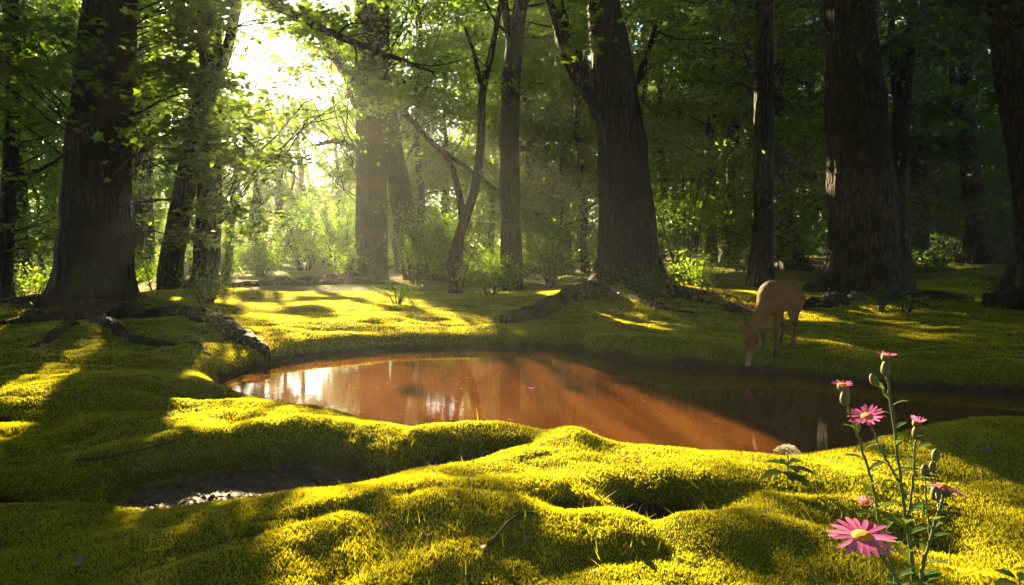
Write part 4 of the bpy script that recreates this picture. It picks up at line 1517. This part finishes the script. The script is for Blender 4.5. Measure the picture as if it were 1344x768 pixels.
def aster_plant():
    b0 = P(1200, 830, DA)
    gx_, gy_ = b0[0] + .02, b0[1] + .06
    z0 = hz(gx_, gy_)
    base = np.array([gx_, gy_, z0])
    root = thing("aster_plant", base, "tall pink aster with several flower heads and buds at the lower right", "flower")

    def L(u, v, d=DA):
        return P(u, v, d) - base

    low = np.array([0, 0, -.03])
    main = [low, L(1203, 830), L(1200, 768), L(1192, 700), L(1183, 640), L(1175, 570), L(1168, 520), L(1163, 486)]
    stems = [(main, .0052, .0026),
             ([low, L(1222, 830, 1.0), L(1210, 760, 1.0), L(1219, 715, 1.0), L(1233, 670, .99), L(1238, 650, .98)], .0048, .0028),       # right
             ([L(1193, 705), L(1190, 690), L(1198, 640), L(1200, 600), L(1202, 580), L(1203, 562)], .003, .0020),                          # right inner
             ([low + (-.02, 0, 0), L(1180, 830), L(1175, 760), L(1155, 690), L(1147, 640), L(1130, 585), L(1118, 550), L(1108, 520)], .0042, .0022),   # left tall
             ([L(1184, 640), L(1170, 615), L(1155, 590), L(1145, 562), L(1138, 548)], .003, .0020),                                      # to the tilted flower
             ([low + (-.03, -.02, 0), L(1190, 830, .98), L(1180, 768, .98), L(1160, 735, .97), L(1140, 715, .96), L(1131, 705, .955)], .0048, .0032),   # big flower
             ([L(1232, 672, .99), L(1228, 640), L(1226, 625), L(1228, 605)], .0022, .0016),
             ([L(1222, 712, 1.0), L(1216, 670), L(1215, 640), L(1214, 625)], .0022, .0016),
             ([L(1168, 522), L(1158, 512), L(1150, 505), L(1147, 500)], .002, .0015),
             ([L(1150, 665), L(1146, 672), L(1140, 670), L(1136, 665)], .002, .0015)]
    for pts, r0, r1 in stems:
        tb = Tubes()
        k = spline(np.array(pts), 7 * len(pts))
        k[3:-3] += rng.normal(0, .0006, (len(k) - 6, 3))
        tb.tube(k, np.linspace(r0, r1, len(k)) * .68, 10, .05)
        tb.build("stem", M['stem'], root)

    def head(u, v, d, rad, nrm, np_, cone, disc=.3, droop=.15, label=None, cup=True):
        fl = link("petals", petal_ring("petals", np_, rad * (1 - disc * .8), rad * .19, cone, rad * disc * .8, M['petal'], droop), root, tuple(L(u, v, d)))
        fl.name = "blossom"
        orient(fl, nrm)
        if label:
            fl["label"] = label
        dd = lathe("flower_disc", [(.001, .34), (.5, .30), (.85, .16), (1.0, 0), (.8, -.1)], M['disc'])
        dd.transform(Matrix.Scale(rad * disc, 4))
        link("flower_disc", dd, fl)
        if cup:
            cu = lathe("calyx", [(.30, -1.5), (.75, -1.25), (1.0, -.7), (.95, -.15), (.8, -.02)], M['bud'])
            cu.transform(Matrix.Scale(rad * disc * .95, 4))
            link("calyx", cu, fl)

    head(1131, 703, .955, .046, (-.12, -.18, .98), 20, .08, .30, .12, "wide open pink flower head with orange disc")
    head(1137, 546, DA, .0265, (-.35, -.25, .9), 19, .20, .30, .1, "tilted pink flower head seen from its side")
    head(1243, 640, .98, .029, (.35, .15, .92), 19, .10, .30, .3, "pink flower head turned to the right")
    head(1105, 505, DA, .0165, (-.05, -.1, 1), 17, .35, .42, .05)
    head(1163, 466, DA, .0155, (.05, -.05, 1), 16, .35, .45, .05)
    head(1204, 553, DA, .0135, (.1, -.1, 1), 14, .85, .5, .0)
    head(1135, 660, DA, .013, (-.3, -.3, .9), 14, .8, .55, .0)

    def bud(u, v, d, r, tip=(0, 0, 1), pink=False):
        bb = lathe("bud", [(.25, -1.3), (.72, -.85), (.86, -.1), (.72, .7), (.45, 1.25), (.16, 1.5)], M['bud'])
        bb.transform(Matrix.Scale(r, 4))
        o = link("bud", bb, root, tuple(L(u, v, d)))
        orient(o, tip)
    for a in [(1163, 484, DA, .0085), (1147, 499, DA, .007, (-.4, 0, 1)), (1109, 523, DA, .0085), (1203, 568, DA, .0075), (1228, 598, DA, .0068), (1214, 618, DA, .0072),
              (1224, 613, DA, .006), (1228, 648, DA, .0085), (1110, 514, DA, .007)]:
        bud(*a)
    # narrow leaves along the stems
    n = 0
    for si, (pts, r0, r1) in enumerate(stems):
        k = spline(np.array(pts), 60)
        vis = [i for i in range(8, 56) if True]
        cnt = [20, 15, 10, 18, 9, 8, 3, 3, 2, 2][si]
        for j in range(cnt):
            i = int(6 + (52 - 6) * (j + .5 * rng.random()) / cnt)
            c = k[i]
            a = j * 2.4 + si
            dirv = np.array([math.cos(a), math.sin(a) * .6, .55 + .3 * rng.random()])
            Ls = (.050 - .032 * i / 60) * (1.2 if si < 4 else .7)
            pts_ = []
            dn = dirv / np.linalg.norm(dirv)
            side = np.cross(dn, (0, 0, 1))
            side /= np.linalg.norm(side)
            V = []
            for t, w in ((0, .12), (.3, .8), (.6, 1.0), (.85, .6), (1, .06)):
                m_ = c + dn * Ls * t + np.array([0, 0, -.35 * Ls * t * t])
                for sgn in (-1, 0, 1):
                    V.append(m_ + side * sgn * w * Ls * .17 + np.array([0, 0, abs(sgn) * .04 * Ls]))
            LP, FN = [], []
            for r_ in range(4):
                for s in (0, 1):
                    q0 = r_ * 3 + s
                    LP += [q0, q0 + 1, q0 + 4, q0 + 3]
                    FN.append(4)
            link("leaf", raw_mesh("leaf", V, FN, LP, M['aster_leaf'], {"tint": np.full(15, rng.random())}, True), root)
            n += 1
    return root


aster_plant()


def broad_leaf_plant(name, u, v, d, label, leaves, flower=None, h=.16):
    q_ = P(u, v, d)
    x, y = q_[0], q_[1]
    z0 = hz(x, y)
    root = thing(name, (x, y, z0), label, "plant")
    tb = Tubes()
    tb.tube(spline([(0, 0, -.03), (.006, 0, h * .5), (0, 0, h)], 10), np.linspace(.004, .0025, 10), 8)
    tb.build("stem", M['stem'], root)
    for (a, zf, Ls, el) in leaves:
        c = np.array([0, 0, h * zf])
        dn = np.array([math.cos(a) * math.cos(el), math.sin(a) * math.cos(el), math.sin(el)])
        side = np.cross(dn, (0, 0, 1))
        side /= np.linalg.norm(side)
        V, LP, FN = [], [], []
        for t, w in ((0, .05), (.12, .08), (.3, .75), (.5, 1.0), (.75, .75), (.92, .3), (1, .03)):
            m_ = c + dn * Ls * t + np.array([0, 0, -.4 * Ls * t * t])
            for sgn in (-1, 0, 1):
                V.append(m_ + side * sgn * w * Ls * .27 + np.array([0, 0, abs(sgn) * .05 * Ls * w]))
        for r_ in range(6):
            for s in (0, 1):
                q0 = r_ * 3 + s
                LP += [q0, q0 + 1, q0 + 4, q0 + 3]
                FN.append(4)
        link("leaf", raw_mesh("leaf", V, FN, LP, M['aster_leaf'], {"tint": np.full(21, rng.random())}, True), root)
    if flower:
        # flat umbel of small white florets
        pos, nor = [], []
        for i in range(380):
            a, r_ = rng.random() * 6.283, flower * math.sqrt(rng.random())
            pos.append((r_ * math.cos(a), r_ * math.sin(a), h + .022 - .5 * r_ * r_ / flower + rng.normal(0, .003)))
            nor.append((rng.normal(0, .5), rng.normal(0, .5), 1))
        fl = link("umbel", leaf_mesh("umbel", np.array(pos), np.array(nor), .010 * (.6 + .7 * rng.random(380)), M['white_floret'], T_OVAL), root)
        tb = Tubes()
        for i in range(9):
            a = i * .7
            tb.tube(spline([(0, 0, h - .01), (.4 * flower * math.cos(a), .4 * flower * math.sin(a), h + .004), (.8 * flower * math.cos(a), .8 * flower * math.sin(a), h + .012)], 5), [.0013] * 5, 5)
        tb.build("flower_stalk", M['stem'], fl)
    return root


broad_leaf_plant("white_flower_plant", 1032, 648, 2.95, "small plant with a white flower cluster on the sunny near bank",
                 [(3.4, .35, .13, .25), (2.6, .55, .11, .35), (-.3, .45, .13, .25), (.3, .62, .11, .3), (-.9, .3, .12, .1), (4.6, .4, .10, .2), (-1.4, .55, .09, .35), (3.9, .7, .07, .5), (1.3, .5, .09, .4)], .056, .15)
broad_leaf_plant("seedling", 1338, 750, 2.05, "green broad leafed seedling at the lower right corner",
                 [(3.3, .8, .09, .35), (2.2, .9, .08, .5), (.5, .85, .09, .4), (4.6, .7, .08, .3), (5.6, .8, .08, .3)], None, .08)

# pink blossom floating on the pond
q_ = G(697, 511, WL)
fb = link("floating_blossom", petal_ring("floating_blossom", 9, .032, .016, .5, .004, M['petal'], .1), None, (q_[0], q_[1], WL + .004))
tag(fb, "small pink blossom floating on the middle of the pond", "flower")
# specks drifting on the water
n = 700
x, y = rng.uniform(-4, 6, n * 5), rng.uniform(3.6, 8.6, n * 5)
k_ = lut(LUT_P, x, y) < -.08
x, y = x[k_][:n], y[k_][:n]
nn = np.tile([0, 0, 1.0], (len(x), 1)) + rng.normal(0, .05, (len(x), 3))
fs = link("floating_specks", leaf_mesh("floating_specks", np.stack([x, y, np.full(len(x), WL + .004)], 1), nn, .016 * (.4 + rng.random(len(x)) ** 3 * 2), M['pale_leaf'], T_OVAL))
fs.name = "pond_debris"
tag(fs, "tiny pale leaf scraps drifting on the pond", "debris", None, "stuff")

# ------------------------------------------------------------------ haze
top = 21.0
for o in COL.objects:
    if o.type == 'MESH':
        base_z = o.parent.location.z if o.parent else o.location.z
        zz = max(c[2] for c in o.bound_box) + base_z
        top = max(top, zz + .3)
bm = bmesh.new()
bmesh.ops.create_cube(bm, size=1)
hx0, hx1, hy0, hy1, hz0 = -114, 114, -22, 130, -3.2
for v_ in bm.verts:
    v_.co = Vector((hx0 if v_.co.x < 0 else hx1, hy0 if v_.co.y < 0 else hy1, hz0 if v_.co.z < 0 else top))
me = bpy.data.meshes.new("haze")
bm.to_mesh(me)
bm.free()
m, nt, out = new_mat("haze_air")
vol = nd(nt, "ShaderNodeVolumePrincipled")
vol.inputs["Color"].default_value = (.88, .95, .91, 1)
vol.inputs["Density"].default_value = HAZE_DENSITY
vol.inputs["Anisotropy"].default_value = HAZE_G
nt.links.new(vol.outputs[0], out.inputs["Volume"])
me.materials.append(m)
tag(link("haze", me), "thin pale mist filling the whole clearing", "haze", None, "stuff")
print("LEAVES", sum(len(o.data.polygons) for o in COL.objects if o.type == 'MESH'), "TOP", top)
